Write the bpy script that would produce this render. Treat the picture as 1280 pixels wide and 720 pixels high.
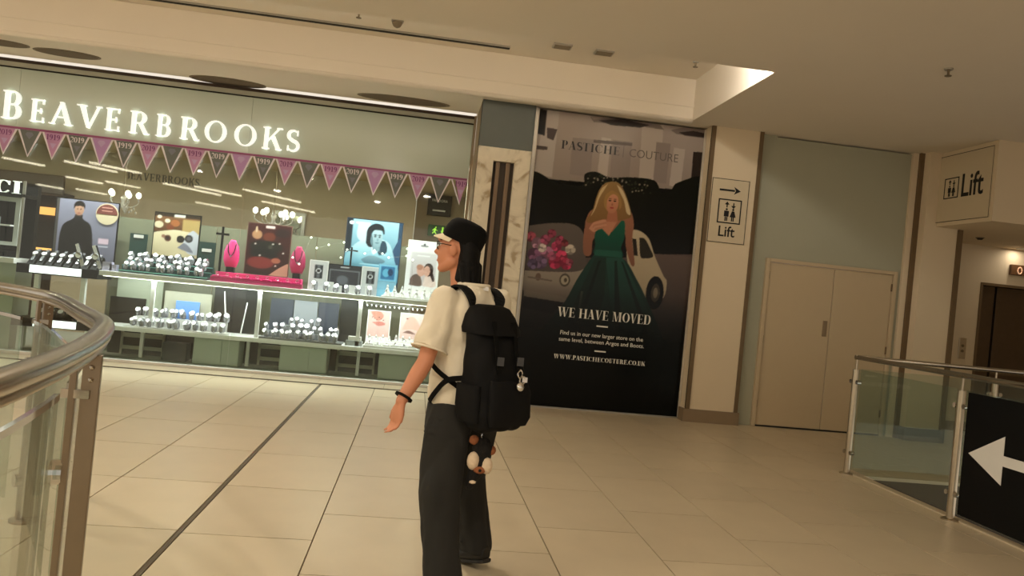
import bpy, bmesh, math, random
import numpy as np
from mathutils import Vector, Matrix, noise
random.seed(7)
for o in list(bpy.data.objects): bpy.data.objects.remove(o)
C = bpy.context.scene.collection
SC = bpy.context.scene
# ---------------------------------------------------------------- camera, world, exposure
YAW, PITCH, ROLL, FOC = math.radians(6.931), math.radians(0.249), math.radians(5.6455), 963.3
CAM_H = 1.45
cam_d = bpy.data.cameras.new('camera'); cam = bpy.data.objects.new('camera', cam_d); C.objects.link(cam)
fw = Vector((math.sin(YAW)*math.cos(PITCH), math.cos(YAW)*math.cos(PITCH), math.sin(PITCH)))
r0 = Vector((math.cos(YAW), -math.sin(YAW), 0)); u0 = r0.cross(fw)
rr = math.cos(ROLL)*r0 + math.sin(ROLL)*u0; uu = -math.sin(ROLL)*r0 + math.cos(ROLL)*u0
cam.matrix_world = Matrix(((rr.x, uu.x, -fw.x, 0), (rr.y, uu.y, -fw.y, 0), (rr.z, uu.z, -fw.z, CAM_H), (0, 0, 0, 1)))
cam_d.sensor_fit = 'HORIZONTAL'; cam_d.sensor_width = 36; cam_d.lens = 36*FOC/1280; cam_d.clip_start = 0.05
SC.camera = cam
w = bpy.data.worlds.new('world'); SC.world = w; w.use_nodes = True
w.node_tree.nodes['Background'].inputs[0].default_value = (1.0, 0.89, 0.74, 1)
w.node_tree.nodes['Background'].inputs[1].default_value = 0.86
SC.view_settings.view_transform = 'Standard'; SC.view_settings.look = 'None'
SC.view_settings.gamma = 1; SC.view_settings.use_curve_mapping = False
SC.view_settings.exposure = 0.1
HALL_W, FILL_LIGHT_W, SHOP_W, STRIP_W, LOBBY_W = 14.0, 42.0, 30.0, 14.0, 1.5
WARM = (1.0, 0.88, 0.71); COOL = (0.97, 0.98, 1.0)

# ---------------------------------------------------------------- helpers
def lin(c):
    out = []
    for v in c[:3]:
        v = v/255.0
        out.append(v/12.92 if v <= 0.04045 else ((v+0.055)/1.055)**2.4)
    return tuple(out)
MATS = {}
def mat(name, col, rough=0.6, metal=0.0, emit=0.0, ecol=None, var=0.06, scale=6.0, bump=0.0, spec=0.5, rand=0.0, coat=0.0):
    if name in MATS: return MATS[name]
    m = bpy.data.materials.new(name); m.use_nodes = True; nt = m.node_tree; N = nt.nodes; Lk = nt.links
    b = N['Principled BSDF']; c = lin(col)
    b.inputs['Roughness'].default_value = rough; b.inputs['Metallic'].default_value = metal
    b.inputs['Specular IOR Level'].default_value = spec; b.inputs['Coat Weight'].default_value = coat
    tc = N.new('ShaderNodeTexCoord'); nz = N.new('ShaderNodeTexNoise'); nz.inputs['Scale'].default_value = scale
    nz.inputs['Detail'].default_value = 4; Lk.new(tc.outputs['Object'], nz.inputs['Vector'])
    mx = N.new('ShaderNodeMix'); mx.data_type = 'RGBA'
    mx.inputs[6].default_value = tuple(v*(1-var) for v in c)+(1,); mx.inputs[7].default_value = tuple(min(1, v*(1+var)) for v in c)+(1,)
    Lk.new(nz.outputs['Fac'], mx.inputs[0])
    out = mx.outputs[2]
    if rand:
        oi = N.new('ShaderNodeObjectInfo'); mr = N.new('ShaderNodeMapRange')
        mr.inputs['To Min'].default_value = 1-rand; mr.inputs['To Max'].default_value = 1+rand*0.4
        Lk.new(oi.outputs['Random'], mr.inputs['Value'])
        hs = N.new('ShaderNodeHueSaturation'); Lk.new(mr.outputs[0], hs.inputs['Value']); Lk.new(out, hs.inputs['Color']); out = hs.outputs[0]
    Lk.new(out, b.inputs['Base Color'])
    if emit:
        b.inputs['Emission Color'].default_value = lin(ecol or col)+(1,); b.inputs['Emission Strength'].default_value = emit
    if bump:
        bp = N.new('ShaderNodeBump'); bp.inputs['Strength'].default_value = bump; bp.inputs['Distance'].default_value = 0.01
        Lk.new(nz.outputs['Fac'], bp.inputs['Height']); Lk.new(bp.outputs[0], b.inputs['Normal'])
    MATS[name] = m; return m
def glass_mat(name, tint, ior=1.45, extra=None, op=0.0):
    m = bpy.data.materials.new(name); m.use_nodes = True; nt = m.node_tree; N = nt.nodes; Lk = nt.links
    N.remove(N['Principled BSDF']); o = N['Material Output']
    t = N.new('ShaderNodeBsdfTransparent'); t.inputs[0].default_value = lin(tint)+(1,)
    g = N.new('ShaderNodeBsdfGlossy'); g.inputs['Roughness'].default_value = 0.02
    f = N.new('ShaderNodeFresnel'); gm = N.new('ShaderNodeNewGeometry'); mi_ = N.new('ShaderNodeMix'); mi_.inputs[2].default_value = ior; mi_.inputs[3].default_value = 1/ior
    Lk.new(gm.outputs['Backfacing'], mi_.inputs[0]); Lk.new(mi_.outputs[0], f.inputs[0])
    s = N.new('ShaderNodeMixShader'); Lk.new(f.outputs[0], s.inputs[0])
    src = t.outputs[0]
    if extra:
        d = N.new('ShaderNodeBsdfDiffuse'); d.inputs[0].default_value = lin(extra)+(1,)
        s2 = N.new('ShaderNodeMixShader'); s2.inputs[0].default_value = op
        Lk.new(src, s2.inputs[1]); Lk.new(d.outputs[0], s2.inputs[2]); src = s2.outputs[0]
    Lk.new(src, s.inputs[1]); Lk.new(g.outputs[0], s.inputs[2]); Lk.new(s.outputs[0], o.inputs[0]); return m
def print_mat(name, rough=0.35, emit=0.0):
    m = bpy.data.materials.new(name); m.use_nodes = True; nt = m.node_tree; N = nt.nodes
    b = N['Principled BSDF']; a = N.new('ShaderNodeAttribute'); a.attribute_name = 'print'
    nt.links.new(a.outputs['Color'], b.inputs['Base Color']); b.inputs['Roughness'].default_value = rough; b.inputs['Specular IOR Level'].default_value = 0.15
    if emit:
        nt.links.new(a.outputs['Color'], b.inputs['Emission Color']); b.inputs['Emission Strength'].default_value = emit
    return m
def NB(): return bmesh.new()
def box(bm, x0, x1, y0, y1, z0, z1, mi=0):
    v = [bm.verts.new(p) for p in ((x0,y0,z0),(x1,y0,z0),(x1,y1,z0),(x0,y1,z0),(x0,y0,z1),(x1,y0,z1),(x1,y1,z1),(x0,y1,z1))]
    for f in ((0,3,2,1),(4,5,6,7),(0,1,5,4),(1,2,6,5),(2,3,7,6),(3,0,4,7)):
        bm.faces.new([v[i] for i in f]).material_index = mi
    return bm
def frame_axes(d):
    d = d.normalized(); a = Vector((0,0,1)) if abs(d.z) < 0.95 else Vector((1,0,0))
    s = d.cross(a).normalized(); return s, s.cross(d).normalized()
def sweep(bm, pts, prof, closed=False, up=None, scales=None, cap=True, mi=0):
    """sweep a 2-D profile (list of (a,b)) along points"""
    pts = [Vector(p) for p in pts]; n = len(pts); rings = []
    for i, p in enumerate(pts):
        if closed: d = pts[(i+1) % n]-pts[i-1]
        else: d = pts[min(i+1, n-1)]-pts[max(i-1, 0)]
        if up is not None:
            s = d.normalized().cross(Vector(up)).normalized(); t = s.cross(d.normalized()).normalized()
        else: s, t = frame_axes(d)
        k = scales[i] if scales else 1.0
        rings.append([bm.verts.new(p+s*a*k+t*b*k) for a, b in prof])
    m = len(prof)
    for i in range(n if closed else n-1):
        A, B = rings[i], rings[(i+1) % n]
        for j in range(m):
            f = bm.faces.new((A[j], A[(j+1) % m], B[(j+1) % m], B[j])); f.material_index = mi
    if cap and not closed:
        bm.faces.new(rings[0][::-1]).material_index = mi; bm.faces.new(rings[-1]).material_index = mi
    return bm
def circ(r, n=10, ry=None):
    return [(r*math.cos(2*math.pi*i/n), (ry or r)*math.sin(2*math.pi*i/n)) for i in range(n)]
def rectp(a, b): return [(-a,-b),(a,-b),(a,b),(-a,b)]
def tube(bm, pts, r, n=10, **k): return sweep(bm, pts, circ(r, n), **k)
def cyl(bm, p0, p1, r, n=14, mi=0): return sweep(bm, [p0, p1], circ(r, n), mi=mi)
def lathe(bm, prof, c=(0,0,0), n=14, mi=0):
    c = Vector(c); rings = []
    for r, z in prof:
        rings.append([bm.verts.new(c+Vector((r*math.cos(2*math.pi*i/n), r*math.sin(2*math.pi*i/n), z))) for i in range(n)])
    for A, B in zip(rings, rings[1:]):
        for j in range(n): bm.faces.new((A[j], A[(j+1) % n], B[(j+1) % n], B[j])).material_index = mi
    bm.faces.new(rings[0][::-1]).material_index = mi; bm.faces.new(rings[-1]).material_index = mi
    return bm
def ball(bm, c, r, s=(1,1,1), sub=2, mi=0, rot=None):
    M = Matrix.Translation(Vector(c)) @ (rot or Matrix.Identity(4)) @ Matrix.Diagonal((r*s[0], r*s[1], r*s[2], 1))
    g = bmesh.ops.create_icosphere(bm, subdivisions=sub, radius=1, matrix=M)
    for v in g['verts']:
        for f in v.link_faces: f.material_index = mi
    return bm
def prism(bm, poly, y0, y1, mi=0, flip=None):
    """2-D polygon in XZ given thickness from y0 (front) to y1"""
    A = [bm.verts.new((x, y0, z)) for x, z in poly]; B = [bm.verts.new((x, y1, z)) for x, z in poly]
    n = len(poly); area = sum(poly[i][0]*poly[(i+1) % n][1]-poly[(i+1) % n][0]*poly[i][1] for i in range(n))
    if area < 0: A.reverse(); B.reverse()
    bm.faces.new(A).material_index = mi; bm.faces.new(B[::-1]).material_index = mi
    for i in range(n):
        j = (i+1) % n; bm.faces.new((A[j], A[i], B[i], B[j])).material_index = mi
    return bm
def prismX(bm, poly, x0, x1, mi=0):
    """2-D polygon in YZ given thickness along X"""
    n0 = len(bm.verts); prism(bm, poly, x0, x1, mi); bm.verts.ensure_lookup_table()
    for v in bm.verts[n0:]: v.co = Vector((v.co.y, v.co.x, v.co.z))
    return bm
def thing(name, label, cat, loc=(0,0,0), group=None):
    o = bpy.data.objects.new(name, None); C.objects.link(o); o.location = loc; o.empty_display_size = 0.1
    o['label'] = label; o['category'] = cat
    if group: o['group'] = group
    return o
def wloc(o):
    p = Vector((0,0,0))
    while o is not None: p += o.location; o = o.parent
    return p
def ob(name, bm, m, parent=None, label=None, cat=None, group=None, kind=None, smooth=False, bevel=0.0, bseg=2, origin=None, autos=None):
    me = bpy.data.meshes.new(name)
    bmesh.ops.recalc_face_normals(bm, faces=bm.faces)
    if parent is not None: off = wloc(parent)
    if origin is not None: loc = Vector(origin)
    else:
        co = [v.co for v in bm.verts]; lo = Vector([min(c[i] for c in co) for i in range(3)]); hi = Vector([max(c[i] for c in co) for i in range(3)])
        loc = Vector(((lo.x+hi.x)/2, (lo.y+hi.y)/2, lo.z))
    for v in bm.verts: v.co -= loc
    bm.to_mesh(me); bm.free()
    for mm in (m if isinstance(m, (list, tuple)) else [m]): me.materials.append(mm)
    if smooth: me.polygons.foreach_set('use_smooth', [True]*len(me.polygons))
    o = bpy.data.objects.new(name, me); C.objects.link(o)
    if parent is not None: o.parent = parent; o.location = loc-off
    else: o.location = loc
    if label: o['label'] = label
    if cat: o['category'] = cat
    if group: o['group'] = group
    if kind: o['kind'] = kind
    if bevel:
        b = o.modifiers.new('bevel', 'BEVEL'); b.width = bevel; b.segments = bseg; b.limit_method = 'ANGLE'; b.angle_limit = 0.9
        if smooth is False: pass
    if autos:
        s = o.modifiers.new('edges', 'EDGE_SPLIT'); s.split_angle = autos
    return o
def struct(name, bm, m, parent=None, **k):
    return ob(name, bm, m, parent, kind=None if parent else 'structure', **k)
def dup(root, loc, label=None, group=None, rotz=None):
    r = root.copy(); C.objects.link(r); r.location = loc
    if rotz is not None: r.rotation_euler = (0,0,rotz)
    if label: r['label'] = label
    if group: r['group'] = group
    for ch in list(root.children):
        c = ch.copy(); C.objects.link(c); c.parent = r
        for g in ch.children:
            d = g.copy(); C.objects.link(d); d.parent = c
    return r
def evaluated_mesh(o):
    dg = bpy.context.evaluated_depsgraph_get(); dg.update()
    return bpy.data.meshes.new_from_object(o.evaluated_get(dg))
def remeshed(name, bm, m, voxel, parent, smooth_it=4, label=None, fac=0.5, wrinkle=0.0, freq=(9,9,9)):
    """join the shapes of bm into one continuous surface"""
    o = ob(name, bm, m, parent, label=label, origin=(0,0,0) if parent is None else wloc(parent))
    r = o.modifiers.new('r', 'REMESH'); r.mode = 'VOXEL'; r.voxel_size = voxel; r.use_smooth_shade = True
    if smooth_it:
        s = o.modifiers.new('s', 'SMOOTH'); s.iterations = smooth_it; s.factor = fac
    me = evaluated_mesh(o); o.modifiers.clear(); old = o.data; o.data = me; bpy.data.meshes.remove(old)
    if not me.materials: me.materials.append(m)
    if wrinkle:
        for v in me.vertices:
            q = Vector((v.co.x*freq[0], v.co.y*freq[1], v.co.z*freq[2])); f = abs(noise.noise(q))*2-0.6+0.5*noise.noise(q*2.3)
            v.co += v.normal*wrinkle*f
    me.polygons.foreach_set('use_smooth', [True]*len(me.polygons)); return o
def roundcone(bm, a, b, ra, rb, n=12, k=1.0):
    """tapered limb with round ends"""
    a = Vector(a); b = Vector(b); d = (b-a); L = d.length; d.normalize()
    pts = []; rad = []
    for i in range(5):
        t = i/4*math.pi/2; pts.append(a-d*ra*math.cos(t)); rad.append(max(ra*math.sin(t), ra*0.08))
    for i in range(1, 4): pts.append(a+d*L*i/4); rad.append(ra+(rb-ra)*i/4)
    for i in range(5):
        t = i/4*math.pi/2; pts.append(b+d*rb*math.sin(t)); rad.append(max(rb*math.cos(t), rb*0.08))
    return sweep(bm, pts, circ(1.0, n), scales=rad)
def loft(bm, rings, n=24):
    """rings: (centre, axis_a, axis_b, ra, rb, power)"""
    R = []
    for c, a, b, ra, rb, pw in rings:
        c = Vector(c); a = Vector(a); b = Vector(b); ring = []
        for i in range(n):
            t = 2*math.pi*i/n; ct, st = math.cos(t), math.sin(t)
            e = 2.0/pw
            x = math.copysign(abs(ct)**e, ct)*ra; y = math.copysign(abs(st)**e, st)*rb
            ring.append(bm.verts.new(c+a*x+b*y))
        R.append(ring)
    for A, B in zip(R, R[1:]):
        for j in range(n): bm.faces.new((A[j], A[(j+1) % n], B[(j+1) % n], B[j]))
    bm.faces.new(R[0][::-1]); bm.faces.new(R[-1]); return bm
def catmull(pts, k=6):
    pts = [Vector(p) for p in pts]; out = []
    P = [2*pts[0]-pts[1]]+pts+[2*pts[-1]-pts[-2]]
    for i in range(1, len(P)-2):
        for j in range(k):
            t = j/k; a, b, c, d = P[i-1], P[i], P[i+1], P[i+2]
            out.append(0.5*((2*b)+(c-a)*t+(2*a-5*b+4*c-d)*t*t+(3*b-a-3*c+d)*t**3))
    out.append(pts[-1]); return out

# ---------------------------------------------------------------- lettering
def arc(cx, cy, rx, ry, a0, a1, n=14):
    return [(cx+rx*math.cos(math.radians(a0+(a1-a0)*i/n)), cy+ry*math.sin(math.radians(a0+(a1-a0)*i/n))) for i in range(n+1)]
def rc(x0, x1, y0, y1): return [(x0,y0),(x1,y0),(x1,y1),(x0,y1)]
def bowl(x, y0, y1, wd, T, t):
    c = (y0+y1)/2; h = (y1-y0)/2
    return arc(x, c, wd, h, 90, -90)+arc(x, c, wd-T, h-t, -90, 90)
def mir(p, ax): return [(2*ax-x, y) for x, y in p][::-1]
def ribbon(path, wf):
    L = []; R = []; n = len(path)
    for i, (x, y) in enumerate(path):
        a = path[max(i-1, 0)]; b = path[min(i+1, n-1)]; dx, dy = b[0]-a[0], b[1]-a[1]; l = math.hypot(dx, dy) or 1
        h = wf(i/(n-1))/2; L.append((x-dy/l*h, y+dx/l*h)); R.append((x+dy/l*h, y-dx/l*h))
    return L+R[::-1]
def serif_glyph(ch, T, t):
    S = T*0.45
    def stem(x, top=True, bot=True):
        g = [rc(x, x+T, 0, 1)]
        if bot: g.append(rc(x-S, x+T+S, 0, t))
        if top: g.append(rc(x-S, x+T+S, 1-t, 1))
        return g
    def thin(x, top=True, bot=True):
        g = [rc(x, x+t, 0, 1)]
        if bot: g.append(rc(x-S, x+t+S, 0, t))
        if top: g.append(rc(x-S, x+t+S, 1-t, 1))
        return g
    if ch == 'B': return stem(S)+[rc(S+T, S+T+.15, 1-t, 1), rc(S+T, S+T+.15, 0, t), rc(S+T, S+T+.15, .5, .5+t), bowl(S+T+.13, .5, 1, .21, T*.9, t), bowl(S+T+.13, 0, .5+t, .25, T, t)], S+T+.42
    if ch == 'D': return stem(S)+[rc(S+T, S+T+.18, 1-t, 1), rc(S+T, S+T+.18, 0, t), bowl(S+T+.16, 0, 1, .36, T, t)], S+T+.56
    if ch == 'P': return stem(S)+[rc(S+T, S+T+.15, 1-t, 1), rc(S+T, S+T+.15, .44, .44+t), bowl(S+T+.13, .44, 1, .24, T, t)], S+T+.41
    if ch == 'R': return stem(S)+[rc(S+T, S+T+.15, 1-t, 1), rc(S+T, S+T+.15, .46, .46+t), bowl(S+T+.13, .46, 1, .23, T, t), [(S+T+.08,.48),(S+T+.08+T,.48),(S+T+.46,0),(S+T+.46-T*1.1,0)], rc(S+T+.3, S+T+.5, 0, t)], S+T+.52
    if ch == 'E': return stem(S)+[rc(S+T, S+T+.34, 1-t, 1), rc(S+T, S+T+.25, .5-t/2, .5+t/2), rc(S+T, S+T+.37, 0, t), rc(S+T+.34-t, S+T+.34, .8, 1), rc(S+T+.37-t, S+T+.37, 0, .22), rc(S+T+.25-t, S+T+.25, .38, .62)], S+T+.41
    if ch == 'T': return stem(.24, top=False)+[rc(0, .48+T, 1-t, 1), rc(0, t, .78, 1), rc(.48+T-t, .48+T, .78, 1)], .52+T
    if ch == 'I': return stem(S), 2*S+T
    if ch == 'H': return stem(S)+stem(S+T+.36)+[rc(S+T, S+T+.36, .5-t/2, .5+t/2)], 2*S+2*T+.38
    if ch == 'A': return [[(.06,0),(.06+t*1.3,0),(.36+t*.5,1),(.36-t*.5,1)], [(.36-T*.5,1),(.36+T*.42,1),(.72,0),(.72-T*1.1,0)], rc(.17, .56, .3, .3+t), rc(-.02, .06+t+S, 0, t), rc(.72-T*1.1-S, .78, 0, t)], .78
    if ch == 'V': return [[(.06,1),(.06+T*1.1,1),(.42,0),(.42-T*.6,0)], [(.38-t*.4,0),(.38+t*.9,0),(.7,1),(.7-t*1.3,1)], rc(-.02, .06+T*1.1+S, 1-t, 1), rc(.7-t-S, .76, 1-t, 1)], .76
    if ch == 'W':
        a, _ = serif_glyph('V', T, t); return a+[[(x+.46, y) for x, y in p] for p in a], 1.22
    if ch == 'M': return thin(S)+stem(.78)+[[(S,1),(S+T,1),(.52,0),(.52-T*.6,0)], [(.48-t*.3,0),(.48+t*.7,0),(.80,1),(.80-t,1)]], .82+T+S
    if ch == 'N': return thin(S)+thin(.66)+[[(S,1),(S+T,1),(.66+t,0),(.66+t-T,0)]], .72+S
    if ch == 'K': return stem(S)+[[(S+T,.42),(S+T,.42-t*1.4),(S+T+.44,1),(S+T+.44-t*1.5,1)], [(S+T+.1,.52),(S+T+.1+T,.62),(S+T+.5,0),(S+T+.5-T*1.15,0)], rc(S+T+.3, S+T+.52, 1-t, 1), rc(S+T+.3, S+T+.54, 0, t)], S+T+.54
    if ch in 'O0':
        wd = .42 if ch == 'O' else .3
        b = bowl(wd, 0, 1, wd, T, t); return [b, mir(b, wd)], 2*wd+.02
    if ch == 'C':
        b = mir(bowl(.42, 0, 1, .42, T, t), .42)
        return [b, ribbon(arc(.42, .5, .40, .5-t/2, 90, 38), lambda s: t*(1+.8*s)), ribbon(arc(.42, .5, .40, .5-t/2, -90, -38), lambda s: t*(1+.6*s)), rc(.72, .72+t, .66, .96)], .80
    if ch == 'U': return stem(S, bot=False)[:1]+[rc(0, 2*S+T, 1-t, 1), rc(.56, .56+t, .3, 1), rc(.56-S, .56+t+S, 1-t, 1), ribbon([(S+T*.5,.34),(S+T*.5+.01,.2),(S+T*.5+.08,.08),(.34,.03),(.46,.06),(.55,.16),(.57,.34)], lambda s: T+(t-T)*s)], .62+S
    if ch == 'S':
        p = arc(.26, .755, .2, .215, 35, 235, 12)+[(.26,.5)]+arc(.27, .26, .22, .225, 62, -155, 12)
        return [ribbon(p, lambda s: t*1.1+(T*1.05-t)*max(0, math.sin(math.pi*s))**1.5), rc(.41, .41+t, .74, .98), rc(.04, .04+t, .03, .27)], .52
    if ch == '1': return stem(.16, top=False)+[[(.16,.98),(.16,.84),(.02,.8),(.02,.84)]], .44
    if ch == '2':
        p = arc(.27, .72, .2, .25, 165, -30, 12)+[(.36,.45),(.22,.26),(.06,.06)]
        return [ribbon(p, lambda s: t+(T-t)*max(0, math.sin(math.pi*min(1, s*1.15)))), rc(.03, .5, 0, t*1.8), rc(.5-t, .5, 0, .2)], .54
    if ch == '9':
        b = bowl(.25, .4, 1, .25, T, t); p = [(.46,.7),(.46,.45),(.38,.18),(.24,.04),(.08,.06)]
        return [b, mir(b, .25), ribbon(p, lambda s: T+(t-T)*s)], .54
    if ch == '.': return [arc(.09, .07, .08, .07, 0, 330, 10)], .2
    return [], .34
def serif_text(s, h, T=.16, t=.045, track=.1):
    x = 0; out = []
    for ch in s:
        g, a = serif_glyph(ch, T, t); out += [[((x+px)*h, pz*h) for px, pz in p] for p in g]; x += a+track
    return out, (x-track)*h
def serif_bm(s, x0, x1, z0, h, y0, y1, sl=0.0, **k):
    P, W = serif_text(s, h, **k); f = (x1-x0)/W; bm = NB()
    for i, p in enumerate(P): prism(bm, [(x0+x*f, z0+z+sl*(x*f)) for x, z in p], y0-i*1e-5, y1)
    return bm
def sans_bm(s, x0, x1, z0, h, y0, thick=0.002, bold=0.0, plane='Y'):
    """built-in sans face as a mesh; plane 'Y' faces -Y reading +X, plane 'X' faces -X reading -Y"""
    cu = bpy.data.curves.new('t', 'FONT'); cu.body = s; cu.extrude = 0.5; cu.offset = bold; cu.resolution_u = 3
    o = bpy.data.objects.new('t', cu); C.objects.link(o); me = evaluated_mesh(o)
    bm = NB(); bm.from_mesh(me); bpy.data.objects.remove(o); bpy.data.meshes.remove(me); bpy.data.curves.remove(cu)
    xs = [v.co.x for v in bm.verts]; a, b = min(xs), max(xs); cap = 0.70
    for v in bm.verts:
        x = x0+(v.co.x-a)/(b-a)*(x1-x0); z = z0+v.co.y/cap*h; d = y0-(v.co.z+0.5)*thick
        v.co = Vector((x, d, z)) if plane == 'Y' else Vector((d, -x, z))
    return bm

# ---------------------------------------------------------------- flat prints (vertex-coloured sheets)
class Canvas:
    def __init__(s, x0, x1, z0, z1, step, bg, ss=2):
        s.x0, s.x1, s.z0, s.z1 = x0, x1, z0, z1; s.nx = int(round((x1-x0)/step)); s.nz = int(round((z1-z0)/step)); s.ss = ss
        s.W, s.H = (s.nx+1)*ss, (s.nz+1)*ss
        xs = x0+(np.arange(s.W)+.5)/s.W*(x1-x0); zs = z0+(np.arange(s.H)+.5)/s.H*(z1-z0)
        s.X, s.Z = np.meshgrid(xs, zs); s.im = np.zeros((s.H, s.W, 3)); s.im[:] = np.array(bg)/255.
    def put(s, m, c, c2=None, a=1.0, ax='z', sl=None):
        sl = sl or (slice(None), slice(None)); m = (m*a)[..., None]
        if c2 is not None and m.max() > 0:
            q = (s.Z if ax == 'z' else s.X)[sl]; sel = q[m[..., 0] > 0]; lo, hi = sel.min(), sel.max(); t = np.clip((q-lo)/(hi-lo+1e-6), 0, 1)[..., None]
            col = np.array(c2)/255.*(1-t)+np.array(c)/255.*t
        else: col = np.array(c)/255.
        s.im[sl] = s.im[sl]*(1-m)+col*m
    def box(s, x0, x1, z0, z1):
        f = lambda v, lo, hi, n: int(min(max((v-lo)/(hi-lo)*n, 0), n))
        return (slice(max(f(z0, s.z0, s.z1, s.H)-1, 0), f(z1, s.z0, s.z1, s.H)+2), slice(max(f(x0, s.x0, s.x1, s.W)-1, 0), f(x1, s.x0, s.x1, s.W)+2))
    def poly(s, pts, c, c2=None, a=1.0, ax='z'):
        sl = s.box(min(p[0] for p in pts), max(p[0] for p in pts), min(p[1] for p in pts), max(p[1] for p in pts)); X, Z = s.X[sl], s.Z[sl]
        ins = np.zeros(X.shape, bool); n = len(pts)
        for i in range(n):
            (xa, za), (xb, zb) = pts[i], pts[(i+1) % n]
            if za == zb: continue
            ins ^= ((za > Z) != (zb > Z)) & (X < (xb-xa)*(Z-za)/(zb-za)+xa)
        if ins.any(): s.put(ins.astype(float), c, c2, a, ax, sl)
    def smooth_poly(s, pts, c, c2=None, a=1.0, k=4): s.poly([tuple(p)[:2] for p in catmull([(x, z, 0) for x, z in pts]+[(pts[0][0], pts[0][1], 0)], k)][:-1], c, c2, a)
    def ell(s, cx, cz, rx, rz, c, c2=None, a=1.0, soft=0.0):
        sl = s.box(cx-rx, cx+rx, cz-rz, cz+rz); d = ((s.X[sl]-cx)/rx)**2+((s.Z[sl]-cz)/rz)**2
        m = (d < 1).astype(float) if not soft else np.clip((1-d)/soft, 0, 1)
        if m.size and m.max() > 0: s.put(m, c, c2, a, 'z', sl)
    def rect(s, x0, x1, z0, z1, c, c2=None, a=1.0, ax='z'): s.put(((s.X > x0) & (s.X < x1) & (s.Z > z0) & (s.Z < z1)).astype(float), c, c2, a, ax)
    def mesh(s, name, y, parent, m, rot=None):
        im = s.im.reshape(s.nz+1, s.ss, s.nx+1, s.ss, 3).mean((1, 3)); im = np.clip(im, 0, 1)
        im = np.where(im <= .04045, im/12.92, ((im+.055)/1.055)**2.4)
        xs = np.linspace(s.x0, s.x1, s.nx+1); zs = np.linspace(s.z0, s.z1, s.nz+1); Xg, Zg = np.meshgrid(xs, zs)
        off = wloc(parent); co = np.stack([Xg-off.x, np.full_like(Xg, y-off.y), Zg-off.z], -1).reshape(-1, 3)
        i = np.arange((s.nx+1)*(s.nz+1)).reshape(s.nz+1, s.nx+1)
        q = np.stack([i[:-1, :-1], i[:-1, 1:], i[1:, 1:], i[1:, :-1]], -1).reshape(-1, 4)
        me = bpy.data.meshes.new(name); me.vertices.add(len(co)); me.vertices.foreach_set('co', co.ravel())
        me.loops.add(q.size); me.loops.foreach_set('vertex_index', q.ravel()); me.polygons.add(len(q))
        me.polygons.foreach_set('loop_start', np.arange(0, q.size, 4)); me.update(calc_edges=True); me.validate()
        at = me.color_attributes.new('print', 'FLOAT_COLOR', 'POINT')
        at.data.foreach_set('color', np.concatenate([im.reshape(-1, 3), np.ones((len(co), 1))], 1).ravel().astype(np.float32))
        me.materials.append(m); o = bpy.data.objects.new(name, me); C.objects.link(o); o.parent = parent; return o
def area_light(name, loc, size, energy, col, parent, rot=(0,0,0), sy=None, spread=None):
    d = bpy.data.lights.new(name, 'AREA'); d.energy = energy; d.color = col; d.size = size
    if sy: d.shape = 'RECTANGLE'; d.size_y = sy
    else: d.shape = 'DISK'
    if spread: d.spread = spread
    o = bpy.data.objects.new(name, d); C.objects.link(o); o.parent = parent; o.location = Vector(loc)-wloc(parent); o.rotation_euler = rot; return o
# ---------------------------------------------------------------- materials
M_tile = mat('stone_tile', (206,191,164), rough=0.36, var=0.07, scale=3.5, rand=0.05)
M_grout = mat('tile_grout', (118,102,80), rough=0.9)
M_floor = mat('stone_floor', (206,191,164), rough=0.4, var=0.07, scale=3.5)
M_joint = mat('metal_joint', (104,92,76), rough=0.5, metal=0.4)
M_ceil = mat('ceiling_paint', (226,216,200), rough=0.9, var=0.03, scale=1.2)
M_col = mat('cream_paint', (218,200,170), rough=0.7, var=0.03, scale=2)
M_sage = mat('sage_wall', (166,164,142), rough=0.6, var=0.04, scale=3)
M_trim = mat('bronze_trim', (112,92,66), rough=0.45, metal=0.3)
M_plinth = mat('taupe_plinth', (134,114,88), rough=0.55)
M_door = mat('door_paint', (192,172,140), rough=0.6, var=0.03)
M_steel = mat('brushed_steel', (190,178,158), rough=0.28, metal=1.0, var=0.1, scale=20)
M_rail = mat('satin_handrail', (176,170,160), rough=0.22, metal=1.0, var=0.1, scale=14)
M_bronze = mat('brown_post', (138,124,106), rough=0.36, metal=0.8, var=0.1, scale=10)
M_dark = mat('dark_gap', (22,19,16), rough=0.8)
M_black = mat('black_film', (5,5,6), rough=0.45, spec=.15)
M_white = mat('white_film', (232,230,226), rough=0.5)
M_ink = mat('sign_ink', (14,13,12), rough=0.6)
M_alu = mat('silver_frame', (170,166,158), rough=0.35, metal=0.8)
M_bluegrey = mat('blue_grey_panel', (92,98,94), rough=0.55, var=0.05)
M_fascia = mat('fascia_glass', (188,198,184), rough=0.2, var=0.03, scale=0.8, spec=0.4)
M_fasc_edge = mat('fascia_trim', (182,182,168), rough=0.4)
M_letter = mat('lit_letter', (250,250,240), rough=0.4, emit=0.6, ecol=(252,253,250))
M_taupe = mat('shop_wall', (152,136,112), rough=0.8, var=0.05, scale=1.5)
M_shopceil = mat('shop_ceiling', (176,154,116), rough=0.8, var=0.04)
M_shopfloor = mat('window_bed', (150,150,140), rough=0.5)
M_shelf = mat('white_lacquer', (238,238,236), rough=0.35)
M_cab = mat('sage_lacquer', (170,178,162), rough=0.4)
M_brown = mat('dark_brown_wood', (58,42,28), rough=0.5, var=0.2)
M_led = mat('led_strip', (255,250,240), emit=9.0, ecol=(255,246,232))
M_ledwarm = mat('lamp_diffuser', (255,240,214), emit=HALL_W, ecol=(255,240,214))
M_cove = mat('cove_tube', (255,246,230), emit=10.0, ecol=(255,244,226))
M_off = mat('lamp_lens', (120,106,84), rough=0.5)
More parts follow.
